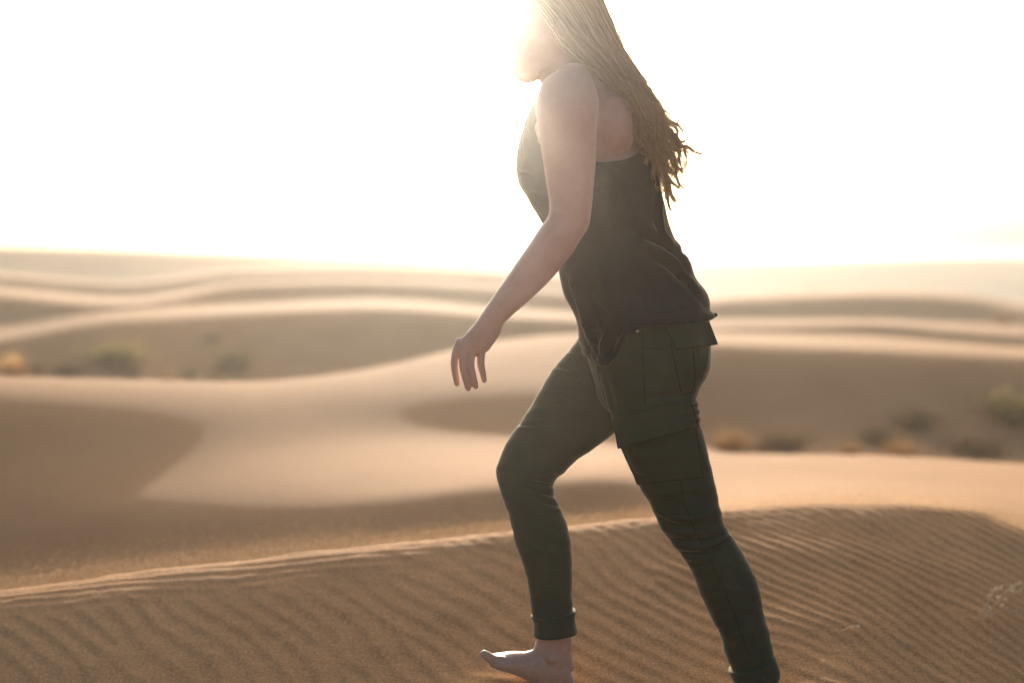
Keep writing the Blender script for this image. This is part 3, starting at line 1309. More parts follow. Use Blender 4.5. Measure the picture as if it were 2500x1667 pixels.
        n1 = (nv + 1) * (nu + 1)
        w = nu + 1
        for j in range(nv):
            for i in range(nu):
                a = j * w + i
                F.append((a, a + 1, a + w + 1, a + w))
                F.append((n1 + a, n1 + a + w, n1 + a + w + 1, n1 + a + 1))
        edge = [j * w for j in range(nv + 1)]
        for a, b in zip(edge[:-1], edge[1:]):
            F.append((a, a + w, n1 + a + w, n1 + a))
            F.append((a + nu, n1 + a + nu, n1 + a + nu + w, a + nu + w))
        for i in range(nu):
            F.append((i, n1 + i, n1 + i + 1, i + 1))
            a = nv * w + i
            F.append((a, a + 1, n1 + a + 1, n1 + a))
        o = mesh_obj(name, V, F, mat)
        recalc(o.data)
        if edge_shade:  # dark tube along sides and bottom stands in for shadow at the edge
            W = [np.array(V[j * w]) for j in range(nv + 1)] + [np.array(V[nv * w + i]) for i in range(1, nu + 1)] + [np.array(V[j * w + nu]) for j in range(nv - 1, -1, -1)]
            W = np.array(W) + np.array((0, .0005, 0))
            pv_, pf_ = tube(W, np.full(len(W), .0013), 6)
            own(mesh_obj('seam_or_edge_shade', pv_, pf_, M_SEAM_EDGE_SHADE), parent)
        bv = o.modifiers.new('bevel', 'BEVEL')
        bv.width = 0.0012
        bv.segments = 2
        bv.limit_method = 'ANGLE'
        return own(o, parent)

    def stitch(name, pts, r, mat, parent=tr, lift=0.0):
        pts = np.asarray(pts, float)
        d = np.concatenate([[0], np.cumsum(np.linalg.norm(np.diff(pts, axis=0), axis=1))])
        t = np.linspace(0, d[-1], max(6, int(d[-1] / 5)))
        xs, ys = pchip_c(d, pts[:, 0], t), pchip_c(d, pts[:, 1], t)
        w = []
        for a, b in zip(xs, ys):
            h, n_ = hit(a, b)
            if h is not None:
                w.append(h + n_ * lift)
        if len(w) < 4:
            return None
        w = np.array(w)
        for _ in range(2):
            w[1:-1] = (w[:-2] + 2 * w[1:-1] + w[2:]) / 4
        V, F = tube(w, np.full(len(w), r), 6)
        return own(mesh_obj(name, V, F, mat), parent)

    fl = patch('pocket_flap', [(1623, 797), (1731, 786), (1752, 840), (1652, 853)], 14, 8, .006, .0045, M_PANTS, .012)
    fl['label'] = 'back pocket flap sticking out over the seat'
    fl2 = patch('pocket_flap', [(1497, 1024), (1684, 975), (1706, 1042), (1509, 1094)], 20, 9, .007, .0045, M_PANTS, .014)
    fl2['label'] = 'wide cargo pocket flap across the trailing thigh'
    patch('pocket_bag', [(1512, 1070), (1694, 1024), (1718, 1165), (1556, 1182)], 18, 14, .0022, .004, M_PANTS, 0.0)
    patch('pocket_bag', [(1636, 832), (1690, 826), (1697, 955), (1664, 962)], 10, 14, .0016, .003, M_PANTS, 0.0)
    for pts in ([(1690, 850), (1697, 885), (1697, 925), (1688, 960)],
                [(1726, 845), (1727, 870), (1722, 900)],
                [(1567, 805), (1569, 850), (1572, 920), (1575, 985)],
                [(1568, 850), (1590, 850), (1615, 852)],
                [(1696, 1055), (1712, 1100), (1727, 1150)],
                [(1648, 1085), (1658, 1150), (1672, 1230), (1705, 1310)],
                [(1705, 1310), (1760, 1420), (1800, 1520), (1828, 1600)],
                [(1660, 1352), (1710, 1345), (1760, 1325), (1786, 1305)],
                [(1352, 903), (1380, 911), (1410, 921)],
                [(1258, 1049), (1300, 1048), (1345, 1038)],
                [(1238, 1240), (1265, 1242), (1300, 1238)],
                [(1500, 1027), (1560, 1006), (1620, 994), (1684, 975)]):
        stitch('seam_or_edge_shade', pts, .0011, M_SEAM_EDGE_SHADE)
    h, n_ = hit(1556, 808)
    if h is not None:
        own(mesh_obj('button', *ellipsoid(h, (.004, .003, .004), 12, 8), M_METAL), tr)

    # rolled cuffs
    def cuff(secs, label):
        S = catmull(secs, 12)
        outer, inner = [], []
        m = 44
        for k, (fx, fy, bx, by, Y, hw) in enumerate(S):
            t = k / (len(S) - 1)
            bul = .0018 * math.sin(math.pi * t)
            R = ring(P(fx, fy, Y), P(bx, by, Y), hw + bul, m, 1.0, 2.2)
            c = R.mean(0)
            th = np.arange(m) / m * 2 * np.pi
            wob = 1 + .010 * np.sin(3 * th + 4 * t) + .008 * np.sin(7 * th + 1.0 + 2 * t)
            outer.append(c + (R - c) * wob[:, None])
            inner.append(c + (R - c) * 0.80)
        c0 = [outer[0] * .86 + outer[0].mean(0) * .14 + np.array((0, 0, .0010))]
        rings = [inner[0]] + c0 + outer + [outer[-1] * .88 + outer[-1].mean(0) * .12 - np.array((0, 0, .0012)), inner[-1]]
        V = np.concatenate(rings)
        F = []
        for i in range(len(rings)):
            i2 = (i + 1) % len(rings)
            for j in range(m):
                j2 = (j + 1) % m
                F.append((i * m + j, i * m + j2, i2 * m + j2, i2 * m + j))
        o = mesh_obj('cuff', V, F, M_PANTS)
        recalc(o.data)
        o['label'] = label
        return own(o, tr)
    cuff([(1296, 1503, 1406, 1488, YF, .060), (1303, 1518, 1405, 1505, YF, .059), (1303, 1535, 1407, 1525, YF, .059), (1301, 1550, 1410, 1541, YF, .060)],
         'rolled cuff of the forward leg')
    cuff([(1779, 1638, 1889, 1596, YN, .061), (1786, 1652, 1899, 1620, YN, .060), (1794, 1670, 1904, 1641, YN, .060), (1800, 1686, 1897, 1664, YN, .060)],
         'rolled cuff of the trailing leg')

    # ---------------- tank top: rows from hem to neckline, edges follow the cut of the cloth
    S = catmull(TORSO, 160)
    ymid = 0.5 * (S[:, 1] + S[:, 3])
    NA, NR = 220, 190
    th = np.linspace(0, 2 * np.pi, NA, endpoint=False)      # 0 front, 90 deg near side, 180 back
    deg = np.degrees(th)

    def cyc(pts):
        a = np.array([p[0] for p in pts] + [pts[0][0] + 360.0])
        b = np.array([p[1] for p in pts] + [pts[0][1]])
        x = np.concatenate([a[:-1] - 360, a, a[1:] + 360])
        y = np.concatenate([b[:-1], b, b[1:]])
        return pchip(x, y, deg)
    hem = cyc([(0, 868), (22, 886), (40, 888), (56, 862), (70, 812), (88, 790), (120, 782), (150, 778), (180, 774),
               (220, 780), (270, 792), (310, 850), (338, 872)])
    top = cyc([(0, 268), (16, 258), (32, 256), (44, 320), (56, 390), (72, 408), (96, 407), (116, 400), (132, 385),
               (146, 358), (158, 322), (180, 300), (202, 322), (214, 358), (228, 385), (244, 400), (264, 407), (288, 408), (304, 390), (316, 320), (328, 256), (344, 258)])
    order = np.argsort(ymid)
    co = np.empty((NR, NA, 3))
    for j in range(NR):
        v = j / (NR - 1)
        ycut = hem + (top - hem) * v
        for i in range(NA):
            row = [np.interp(ycut[i], ymid[order], S[order, c]) for c in range(6)]
            fx, fy_, bx, by, Y, hw = row
            f_, b_ = P(fx, fy_, Y), P(bx, by, Y)
            n = 2.15
            c, s = math.cos(th[i]), math.sin(th[i])
            cc = math.copysign(abs(c) ** (2 / n), c)
            ss = math.copysign(abs(s) ** (2 / n), s)
            mid, half = 0.5 * (f_ + b_), 0.5 * (f_ - b_)
            # loose hem hangs a little outside the trousers
            lo = float(sstep(680, 790, ycut[i]))
            loose = 1 + .16 * lo
            half = half * (1 + .035 * lo)
            # flat front and soft back: bust at the front sides
            co[j, i] = mid + cc * half - ss * np.array((0, hw * loose, 0))
    flat = co.reshape(-1, 3)
    tk = grid_mesh('tank_top', flat, NR, NA, M_TANK, wrap=True)
    own(tk)
    me = tk.data
    recalc(me)
    flat, no = get_co(me), get_no(me)
    px, py = unproject(flat)
    near = np.clip(-no[:, 1] * 1.3 + 0.45, 0, 1)
    folds = [
        ([(1530, 535), (1580, 560), (1640, 600), (1690, 665)], 12, .0050),
        ([(1545, 565), (1600, 595), (1660, 640), (1712, 700)], 9, -.0050),
        ([(1560, 590), (1610, 612), (1665, 660), (1725, 745)], 10, .0070),
        ([(1575, 620), (1630, 650), (1690, 705), (1730, 762)], 9, -.0055),
        ([(1612, 470), (1606, 520), (1615, 570), (1640, 620)], 6, .0050),
        ([(1602, 480), (1597, 530), (1606, 580)], 6, -.0035),
        ([(1640, 560), (1650, 590), (1648, 622)], 8, .0060),
        ([(1655, 628), (1675, 640), (1688, 655)], 7, .0080),
        ([(1652, 640), (1672, 660), (1684, 676)], 6, -.0060),
        ([(1374, 670), (1388, 720), (1408, 770), (1425, 820)], 7, .0045),
        ([(1384, 672), (1400, 730), (1420, 790), (1440, 850)], 6, -.0045),
        ([(1395, 690), (1415, 750), (1440, 810), (1460, 870)], 8, .0040),
        ([(1455, 640), (1470, 700), (1500, 760), (1530, 790)], 14, .0040),
        ([(1480, 470), (1500, 560), (1530, 640)], 18, .0040),
        ([(1420, 700), (1470, 760), (1500, 790), (1490, 850)], 10, -.0050),
        ([(1500, 795), (1480, 830), (1470, 870)], 9, .0070),
        ([(1520, 800), (1500, 830), (1490, 860)], 7, -.0060),
        ([(1565, 600), (1568, 680), (1566, 780)], 3, .0025),
        ([(1260, 412), (1270, 420), (1300, 425)], 4, .0035),
        ([(1280, 478), (1310, 470), (1345, 460)], 7, -.0030),
        ([(1700, 745), (1650, 752), (1600, 768), (1560, 780)], 8, .0030),
    ]
    f = 1.5 * fold_field(flat, folds) * near
    wr = vnoise(px / 60 + py / 130, py / 70, 51) * .0035 + vnoise(px / 24, py / 34, 52) * .0012
    ruff = np.sin(px / 9.0) * .0022 * sstep(760, 790, py) + vnoise(px / 7, py / 9, 55) * .0018 * sstep(770, 800, py)
    flat = flat + no * (f + wr + ruff)[:, None]
    # ragged hem flips up at the small of the back
    k = np.exp(-((px - 1738) / 16) ** 2 - ((py - 774) / 12) ** 2) * (no[:, 0] > 0.2)
    flat[:, 0] += .013 * k
    flat[:, 2] += .004 * k
    set_co(me, flat)
    so = tk.modifiers.new('thickness', 'SOLIDIFY')
    so.thickness = .0022
    so.offset = 1.0

    # keep the skin under the cloth: pull body vertices that poke out
    tz = np.array([0.5 * (P(r_[0], r_[1], YT) + P(r_[2], r_[3], YT)) for r_ in TORSO])

    def axis_pt(z):
        return Vector((float(np.interp(z, tz[:, 2], tz[:, 0])), YT, z))

    def tuck(bvh_t, zone, axis=False):
        bco = get_co(body.data)
        bpx, bpy_ = unproject(bco)
        idx = np.nonzero(zone(bpx, bpy_, bco))[0]
        moved = 0
        for i in idx:
            p = Vector(bco[i])
            loc, nn, fi, dist = bvh_t.find_nearest(p, 0.05)
            if loc is None:
                continue
            if axis and nn.dot(loc - axis_pt(loc.z)) < 0:
                nn = -nn
            d = (p - loc).dot(nn)
            if d > -0.004:
                q = loc - nn * 0.0045
                bco[i] = q
                moved += 1
        set_co(body.data, bco)
        return moved
    bvh_tank = BVHTree.FromPolygons([Vector(v) for v in flat], [tuple(p.vertices) for p in tk.data.polygons])
    tuck(bvh, lambda a, b, c: (b > 800) & (b < 1500) & (a > 1205) & ~((a < 1215) & (b < 1000)) & (c[:, 1] > 3.235) | ((b >= 1500) & (b < 1630) & (a > 1700)))

    tuck(bvh_tank, lambda a, b, c: (b > 416) & (b < 790) & (a > 1258) & (c[:, 1] > 3.27 - .02 * (a > 1460)), True)

    bvh_body = BVHTree.FromObject(body, bpy.context.evaluated_depsgraph_get())
    # straps over both shoulders and the hem's ragged knot
    for s in (-1, 1):
        raw = [P(1306, 262, YT + s * .062), P(1322, 232, YT + s * .066), P(1345, 208, YT + s * .070), P(1385, 196, YT + s * .072),
               P(1455, 188, YT + s * .066), P(1512, 238, YT + s * .062), P(1540, 305, YT + s * .060)]
        pts = []
        for q in raw:
            loc, nn, fi, dist = bvh_body.find_nearest(Vector(q))
            pts.append(np.array(loc + nn * .0012))
        V, F = tube(pts, [.006] * len(pts), 8, True, 40, flat=0.28)
        own(mesh_obj('strap', V, F, M_TANK), tk)
    V, F = tube([P(1722, 772, 3.37), P(1736, 773, 3.37), P(1746, 769, 3.37)], [.005, .0042, .0055], 8, True, 12, flat=.6)
    own(mesh_obj('hem_knot', V, F, M_TANK), tk)

    # ---------------- hair
    HM = [
        (1268, -40, 1260, -8, YT, .050),
        (1345, -78, 1302, 30, YT, .088),
        (1420, -56, 1338, 84, YT, .096),
        (1462, 6, 1366, 124, YT, .096),
        (1488, 66, 1398, 150, YT - .005, .092),
        (1518, 130, 1445, 186, YT - .012, .092),
        (1560, 203, 1484, 226, YT - .02, .096),
        (1590, 256, 1514, 258, YT - .03, .098),
        (1614, 306, 1540, 308, YT - .035, .092),
        (1632, 365, 1562, 362, YT - .04, .080),
        (1640, 430, 1596, 410, YT - .04, .060),
        (1640, 490, 1622, 470, YT - .04, .032),
    ]
    H = catmull(HM, 64)
    hv, hf = loft([r for r in HM], 60, 30, scale=0.90)
    cap_len = [r for r in HM[:8]]
    hv, hf = loft(cap_len, 50, 30, scale=0.86)
    hair = []
    NS = 24

    def strand(pts, r0, r1):
        pts = np.asarray(pts)
        n = len(pts)
        tan = np.gradient(pts, axis=0)
        tan /= np.maximum(np.linalg.norm(tan, axis=1), 1e-9)[:, None]
        a = np.cross(tan, np.array((0.05, 1.0, 0.02)))
        a /= np.maximum(np.linalg.norm(a, axis=1), 1e-9)[:, None]
        b = np.cross(tan, a)
        t = np.linspace(0, 1, n)
        r = (r0 * (1 - t ** 2) + r1 * t ** 2)[:, None]
        V = np.stack([pts + r * a, pts + r * (-.5 * a + .87 * b), pts + r * (-.5 * a - .87 * b)], 1).reshape(-1, 3)
        return V

    SV, SF, off = [], [], 0

    def add_strand(pts, r0, r1):
        nonlocal off
        V = strand(pts, r0, r1)
        n = len(pts)
        SV.append(V)
        i = np.arange(n - 1)[:, None] * 3
        for j in range(3):
            j2 = (j + 1) % 3
            SF.append(np.concatenate([i + j, i + j2, i + 3 + j2, i + 3 + j], 1) + off)
        off += len(V)

    EU = np.array([P(r[0], r[1], r[4]) for r in H])
    EL = np.array([P(r[2], r[3], r[4]) for r in H])
    HWD = H[:, 5]
    sH = np.linspace(0, 1, len(H))

    def mass(s, a, b):
        u = np.stack([np.interp(s, sH, EU[:, c]) for c in range(3)], -1)
        l = np.stack([np.interp(s, sH, EL[:, c]) for c in range(3)], -1)
        w = np.interp(s, sH, HWD)
        mid, half = 0.5 * (u + l), 0.5 * (u - l)
        p = mid + half * a[:, None] if np.ndim(a) else mid + half * a
        p[:, 1] += -w * b
        return p

    # locks: strands share a lock's wave so the hair clumps
    nlock = 270
    for k in range(nlock):
        ang = random.uniform(0, 2 * math.pi)
        rad = math.sqrt(random.uniform(0.35, 1.18))
        a0, b0 = rad * math.cos(ang), rad * math.sin(ang)
        s0 = random.uniform(0.0, 0.22)
        s1 = random.choice([random.uniform(.58, .76), random.uniform(.62, .82), random.uniform(.74, .90), random.uniform(.86, 1.0)])
        ph1, ph2 = random.uniform(0, 6.28), random.uniform(0, 6.28)
        fr = random.uniform(5.0, 10.0)
        wa = random.uniform(.006, .022)
        da, blow = random.gauss(0, .22), random.uniform(-.018, .016)
        drift = random.gauss(.012, .020)
        nst = random.randint(12, 18)
        thick = random.uniform(.8, 1.5)
        for q in range(nst):
            n = NS
            s = np.linspace(s0 + random.uniform(0, .03), s1 + random.uniform(-.05, .03), n)
            t = np.linspace(0, 1, n)
            spread = (0.05 + 0.08 * np.abs(np.sin(t * 3.0 + ph1))) * (1 - .82 * t ** 3)
            a = np.clip(a0 + da * t ** 2 + random.gauss(0, 1) * spread, -1.2, 1.3)
            b = np.clip(b0 + random.gauss(0, 1) * spread, -1.12, 1.12)
            sc = np.clip(s, 0, 1)
            p = mass(sc, a, 0.0)
            p[:, 1] -= np.interp(sc, sH, HWD) * b
            wv = wa * sstep(.22, .85, s)
            p[:, 0] += wv * np.sin(fr * 2 * np.pi * s * .55 + ph1) + (drift + blow) * sstep(.55, 1.0, s)
            p[:, 1] += wv * .9 * np.cos(fr * 2 * np.pi * s * .5 + ph2)
            p[:, 2] += wv * .8 * np.sin(fr * 2 * np.pi * s * .6 + ph2) + .4 * abs(drift) * sstep(.6, 1.0, s)
            p += rng.normal(0, .0008, (1, 3)) + (rng.normal(0, .0022, (1, 3)) * t[:, None] ** 2)
            add_strand(p, thick * random.uniform(.00045, .0009), .0003)
    # wind-blown curls at the tips
    curls = [
        [(1548, 190), (1575, 220), (1590, 240), (1592, 254)],
        [(1560, 222), (1594, 262), (1612, 270), (1638, 265)],
        [(1580, 255), (1606, 284), (1624, 292), (1638, 281)],
        [(1570, 245), (1609, 288), (1640, 299), (1660, 312), (1671, 333)],
        [(1575, 262), (1612, 296), (1652, 306), (1676, 312)],
        [(1590, 280), (1628, 318), (1646, 338), (1655, 322), (1648, 310), (1655, 297), (1657, 280)],
        [(1590, 290), (1624, 322), (1640, 344), (1664, 348), (1684, 338)],
        [(1600, 320), (1628, 348), (1655, 358), (1676, 358), (1700, 374), (1727, 380)],
        [(1600, 330), (1635, 358), (1656, 374), (1658, 396), (1664, 412), (1675, 428)],
        [(1605, 350), (1634, 382), (1656, 410), (1674, 424)],
        [(1600, 370), (1630, 410), (1650, 432), (1658, 452), (1674, 466)],
        [(1600, 380), (1628, 430), (1648, 452), (1672, 466)],
        [(1605, 400), (1632, 450), (1640, 480), (1656, 496), (1680, 503)],
        [(1605, 400), (1624, 450), (1630, 490), (1638, 512), (1650, 518)],
        [(1600, 390), (1618, 440), (1624, 470), (1626, 495)],
        [(1610, 420), (1628, 460), (1634, 500), (1640, 512)],
        [(1530, 262), (1545, 290), (1535, 312), (1515, 322)],
        [(1540, 280), (1560, 300), (1556, 330), (1548, 352)],
        [(1545, 300), (1570, 340), (1578, 372), (1590, 398)],
    ]
    for ci, cpts in enumerate(curls):
        Yb = YT - .045 + random.uniform(-.05, .05)
        base = np.array([P(x, y, Yb) for x, y in cpts])
        d = np.concatenate([[0], np.cumsum(np.linalg.norm(np.diff(base, axis=0), axis=1))])
        t = np.linspace(0, d[-1], 26)
        base = np.stack([pchip_c(d, base[:, c], t) for c in range(3)], 1)
        u = np.linspace(0, 1, 26)[:, None]
        for q in range(random.randint(8, 12)):
            o1 = rng.normal(0, .0026, (1, 3)) * (1 - .6 * u)
            o2 = rng.normal(0, .0016, (1, 3)) * u ** 2
            m_ = int(26 * random.uniform(.8, 1.0))
            add_strand((base + o1 + o2)[:m_], random.uniform(.0015, .0024), .0010)
    # loose hairs lifting off the outline
    for k in range(110):
        s0 = random.uniform(.2, .8)
        s = np.linspace(s0, min(1, s0 + random.uniform(.12, .25)), 18)
        t = np.linspace(0, 1, 18)
        p = mass(s, random.uniform(.9, 1.05), random.uniform(-.7, .7))
        p[:, 0] += t ** 2 * random.uniform(.0, .05) + .006 * np.sin(t * random.uniform(5, 9)) * t
        p[:, 2] += t ** 2 * random.uniform(-.01, .03)
        add_strand(p, .0007, .0004)
    SV = np.concatenate(SV)
    SF = np.concatenate(SF)
    me = bpy.data.meshes.new('hair')
    # join with the mass underneath
    nb = len(hv)
    quads = [f_ for f_ in hf if len(f_) == 4]
    Q = np.concatenate([np.array(quads), SF + nb]).astype(np.int32)
    VV = np.concatenate([hv, SV])
    me.vertices.add(len(VV))
    me.vertices.foreach_set('co', VV.astype(np.float32).ravel())
    me.loops.add(Q.size)
    me.loops.foreach_set('vertex_index', Q.ravel())
    me.polygons.add(len(Q))
    me.polygons.foreach_set('loop_start', np.arange(0, Q.size, 4, dtype=np.int32))
    me.polygons.foreach_set('use_smooth', np.ones(len(Q), dtype=bool))
    mi = np.zeros(len(Q), dtype=np.int32)
    mi[:len(quads)] = 1
    me.materials.append(M_HAIR)
    me.materials.append(M_HAIRBASE)
    me.polygons.foreach_set('material_index', mi)
    me.update(calc_edges=True)
    ho = link(bpy.data.objects.new('hair', me))
    own(ho)
    ho['label'] = 'long wavy blond hair blown back by the wind'


build_glare_veil()
build_person()


# ------------------------------------------------------------------ plants of the dunes
def find_ground(px, py, y0, y1):
    """the farthest-to-nearest ground point between y0 and y1 seen at picture height py"""
    best, bd = None, 1e9
    for Y in np.geomspace(y0, y1, 160):
        x = (px - CX) / F_PX * Y
        z = ground_z(x, Y)
        _, ppy = unproject(np.array([[x, Y, z]]))
        d = abs(float(ppy[0]) - py)
        if d < bd:
            bd, best = d, (x, Y, z)
    return best


def tussock(loc, w, h, label, mat, seed, n=240):
    rr = random.Random(seed)
    V, F = [], []
    for k in range(n):
        a = rr.uniform(0, 2 * math.pi)
        r0 = abs(rr.gauss(0, .22)) * w * .5
        lean = rr.uniform(.15, 1.0)
        L = h * rr.uniform(.55, 1.1)
        dx, dy = math.cos(a), math.sin(a)
        bw = .006 + .010 * w * rr.random()
        px_, py_ = -dy, dx
        i0 = len(V)
        for t in (0, .4, .75, 1.0):
            out = r0 + lean * (w * .5) * t ** 1.6
            z = L * (t - .42 * lean * t * t)
            ww = bw * (1 - .9 * t)
            V.append((dx * out + px_ * ww, dy * out + py_ * ww, z))
            V.append((dx * out - px_ * ww, dy * out - py_ * ww, z))
        for q in range(3):
            F.append((i0 + 2 * q, i0 + 2 * q + 1, i0 + 2 * q + 3, i0 + 2 * q + 2))
    o = mesh_obj('grass_tussock', V, F, mat, smooth=False)
    o.location = (loc[0], loc[1], loc[2] - .02)
    tag(o, label, 'grass', 'tufts and shrubs in the dune valleys')
    return o


def shrub(loc, w, h, label, mat, seed, name='desert_shrub', nst=26, leaves=26):
    rr = random.Random(seed)
    root = empty(name, (loc[0], loc[1], loc[2] - .03))
    tag(root, label, 'shrub', 'tufts and shrubs in the dune valleys')
    TV, TF = [], []
    LV, LF = [], []
    for k in range(nst):
        a = rr.uniform(0, 2 * math.pi)
        R = w * .5 * math.sqrt(rr.random())
        H_ = h * rr.uniform(.5, 1.08) * (1 - .45 * (R / (w * .5)) ** 2)
        tip = Vector((math.cos(a) * R, math.sin(a) * R, H_))
        pts = [Vector((tip.x * t ** 1.3, tip.y * t ** 1.3, tip.z * t)) + Vector((rr.gauss(0, .02), rr.gauss(0, .02), 0)) * h * t for t in (0, .35, .7, 1.0)]
        i0 = len(TV)
        for q, p in enumerate(pts):
            r = .018 * h * (1 - .75 * q / 3)
            for j in range(3):
                b = j * 2.094
                TV.append((p.x + r * math.cos(b), p.y + r * math.sin(b), p.z))
        for q in range(3):
            for j in range(3):
                j2 = (j + 1) % 3
                TF.append((i0 + q * 3 + j, i0 + q * 3 + j2, i0 + q * 3 + 3 + j2, i0 + q * 3 + 3 + j))
        for q in range(leaves):
            t = rr.uniform(.35, 1.05)
            c = Vector((tip.x * t ** 1.3, tip.y * t ** 1.3, tip.z * t)) + Vector((rr.gauss(0, 1), rr.gauss(0, 1), rr.gauss(0, .7))) * .09 * w
            c.z = max(c.z, .01)
            s = rr.uniform(.025, .055) * max(w, h)
            d1 = Vector((rr.gauss(0, 1), rr.gauss(0, 1), rr.gauss(0, 1))).normalized() * s
            d2 = Vector((rr.gauss(0, 1), rr.gauss(0, 1), rr.gauss(0, 1))).normalized() * s * .45
            i0 = len(LV)
            LV += [tuple(c - d1), tuple(c + d2), tuple(c + d1), tuple(c - d2)]
            LF.append((i0, i0 + 1, i0 + 2, i0 + 3))
    mesh_obj('stem', TV, TF, M_TWIG, root)
    mesh_obj('foliage', LV, LF, mat, root, smooth=False)
    return root


def plant(kind, px, py, wpx, hpx, y0, y1, label, mat, seed):
    loc = find_ground(px, py, y0, y1)
    s = loc[1] / F_PX
    if kind == 't':
        tussock(loc, wpx * s * 1.15, hpx * s * .8, label, mat, seed)
    else:
        shrub(loc, wpx * s * 1.2, hpx * s * .72, label, mat, seed)


PLANTS = [
    ('t', 30, 914, 150, 84, 33, 38, 'big straw-orange grass tuft at the left edge of the picture', M_STRAW, 1),
    ('s', 90, 912, 34, 52, 33, 38, 'narrow dark bush just right of the orange tuft at the left edge', M_DARKLEAF, 2),
    ('s', 165, 915, 90, 40, 33, 37, 'low dark scrub patch left of the wide olive shrub', M_DARKLEAF, 3),
    ('s', 272, 888, 165, 66, 35, 41, 'wide olive shrub standing highest in the left valley', M_SHRUB, 4),
    ('s', 318, 918, 52, 34, 33, 37, 'small dark bush directly below the wide olive shrub', M_DARKLEAF, 5),
    ('t', 410, 928, 70, 30, 34, 38, 'low straw tuft between the wide olive shrub and the pointed green shrub', M_STRAW, 6),
    ('s', 462, 920, 46, 34, 34, 38, 'tiny olive bush beside the low straw tufts in the left valley', M_SHRUB, 7),
    ('t', 540, 930, 95, 34, 34, 38, 'low golden tuft below the pointed green shrub', M_STRAW, 8),
    ('s', 572, 902, 115, 82, 35, 42, 'pointed green shrub on the right side of the left valley', M_SHRUB, 9),
    ('s', 515, 830, 46, 20, 36, 46, 'faint dark scrub patch up on the slope above the pointed green shrub', M_DARKLEAF, 10),
    ('t', 850, 918, 110, 26, 36, 42, 'thin yellow tuft peeping over the dune left of the hand', M_STRAW, 11),
    ('t', 1796, 1094, 175, 84, 22, 26, 'bright orange grass tuft right behind the thighs', M_STRAW, 12),
    ('s', 1915, 1098, 140, 60, 22, 26, 'brownish bush just right of the bright orange tuft', M_DARKLEAF, 13),
    ('t', 2080, 1108, 80, 52, 22, 26, 'small straw tuft between the brownish bush and the golden clump', M_STRAW, 14),
    ('t', 2205, 1114, 150, 76, 22, 26, 'golden clump below the dark bush on the right slope', M_STRAW, 15),
    ('s', 2150, 1078, 110, 50, 22, 29, 'low dark bush left of and below the taller dark bush on the right slope', M_DARKLEAF, 16),
    ('s', 2248, 1040, 130, 70, 22, 29, 'taller dark bush halfway up the right slope', M_DARKLEAF, 17),
    ('s', 2472, 1030, 190, 110, 22, 29, 'large green shrub at the right edge of the picture', M_SHRUB, 18),
    ('s', 2385, 1104, 170, 50, 21, 26, 'spreading brown scrub at the foot of the right slope near the edge', M_DARKLEAF, 19),
    ('s', 2452, 782, 46, 30, 50, 70, 'small dark bush on the sunny ridge at the far right', M_DARKLEAF, 20),
    ('s', 1989, 690, 42, 40, 195, 215, 'lone hazy bush on the distant plain right of the shoulder', M_SHRUB, 21),
]
for a in PLANTS:
    plant(*a)


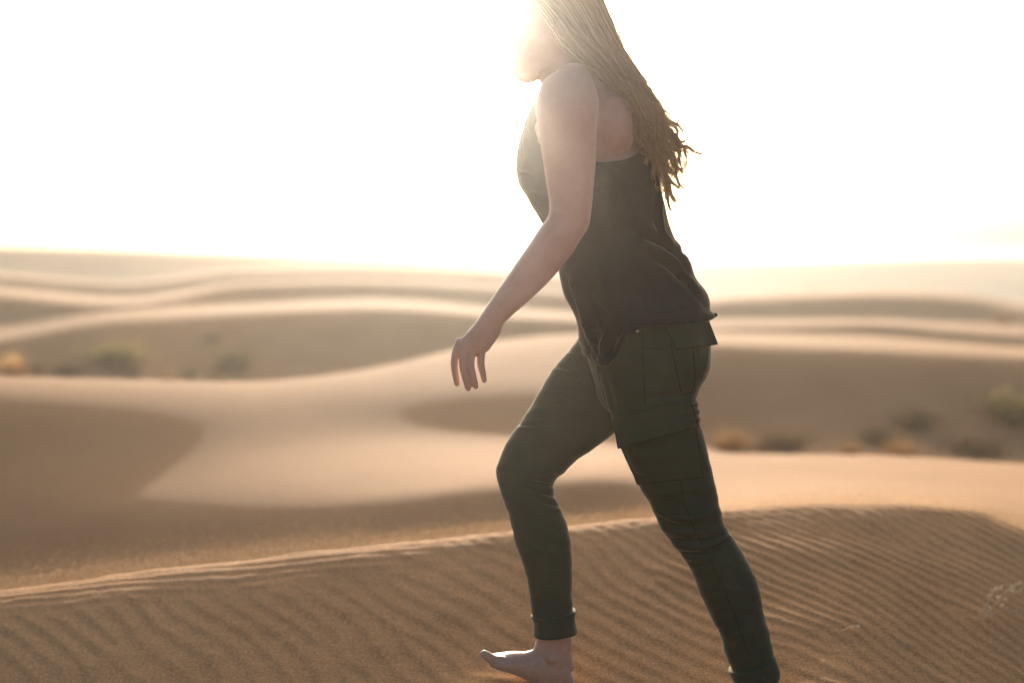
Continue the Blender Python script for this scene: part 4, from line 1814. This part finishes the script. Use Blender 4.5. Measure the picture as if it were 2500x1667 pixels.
# dry sprigs caught on the rippled slope
def sprig(px, py, label, stems, seed):
    rr = random.Random(seed)
    loc = find_ground(px, py, 3.6, 4.6)
    root = empty('dry_sprig', loc)
    tag(root, label, 'dry sprig', 'dry sprigs on the rippled sand')
    for k in range(stems):
        a = rr.uniform(-.3, .9)
        L = rr.uniform(.05, .10)
        p0 = np.array((rr.uniform(-.03, .03), rr.uniform(-.03, .03), -.004))
        d = np.array((math.cos(a) * .7, rr.uniform(-.3, .3), math.sin(abs(a)) * .5 + .25))
        pts = [p0 + d * L * t + np.array((0, 0, .012 * t * (1 - t))) for t in (0, .35, .7, 1)]
        V, F = tube(pts, [.0014, .0013, .0011, .0009], 5, True, 8)
        st = mesh_obj('stem', V, F, M_TWIG, root)
        for q in range(rr.randint(2, 3)):
            c = pts[-1] + rng.normal(0, .009, 3)
            mesh_obj('seed_head', *ellipsoid(c, (rr.uniform(.004, .007), .003, rr.uniform(.003, .005)), 8, 6), M_TWIG, st)
    return root


sprig(2432, 1462, 'dry pale sprig with seed heads at the right edge of the rippled slope', 6, 1)
sprig(2412, 1508, 'smaller dry sprig just below the seed-headed one on the rippled slope', 4, 2)
sprig(2062, 1542, 'single dry straw lying on the ripples right of the trailing leg', 1, 3)


# ------------------------------------------------------------------ sand grains carried by the wind
def airborne_sand(n=9000, crest=60000):
    V, F = [], []
    rr = random.Random(5)
    for k in range(n + crest):
        az = rr.uniform(-0.42, 0.42)
        if k < n:
            r = rr.uniform(3.3, 5.4)
        else:
            r = float(np.interp(az, _TA, _TR)) + rr.uniform(-.06, .30)
        x, y = r * math.sin(az), r * math.cos(az)
        if k < n:
            z = ground_z(x, y) + .004 + rr.expovariate(1 / .05)
        else:
            rc = float(np.interp(az, _TA, _TR))
            z = max(ground_z(x, y), ground_z(rc * math.sin(az), rc * math.cos(az)) - .02) + rr.expovariate(1 / (.015 + .013 * (az < -.1)))
        L = rr.uniform(.0007, .0022)
        w = rr.uniform(.00025, .0005)
        if k >= n:
            L, w = L * .95, w * 1.15
        d = Vector((-1, rr.gauss(0, .25), rr.gauss(.05, .25))).normalized()
        c = Vector((x, y, z))
        a = d.orthogonal().normalized() * w
        b = d.cross(a)
        i = len(V)
        V += [tuple(c - d * L), tuple(c + a), tuple(c - a * .5 + b * .87), tuple(c - a * .5 - b * .87), tuple(c + d * L)]
        F += [(i, i + 1, i + 2), (i, i + 2, i + 3), (i, i + 3, i + 1), (i + 4, i + 2, i + 1), (i + 4, i + 3, i + 2), (i + 4, i + 1, i + 3)]
    o = mesh_obj('airborne_sand', V, F, M_GRAIN, smooth=False)
    tag(o, 'sand grains whirled up over the near slope', None, kind='stuff')


M_GRAIN = leafy_material('sand_grain', (0.82, 0.66, 0.46), (0.92, 0.79, 0.60), 0.65)
airborne_sand()
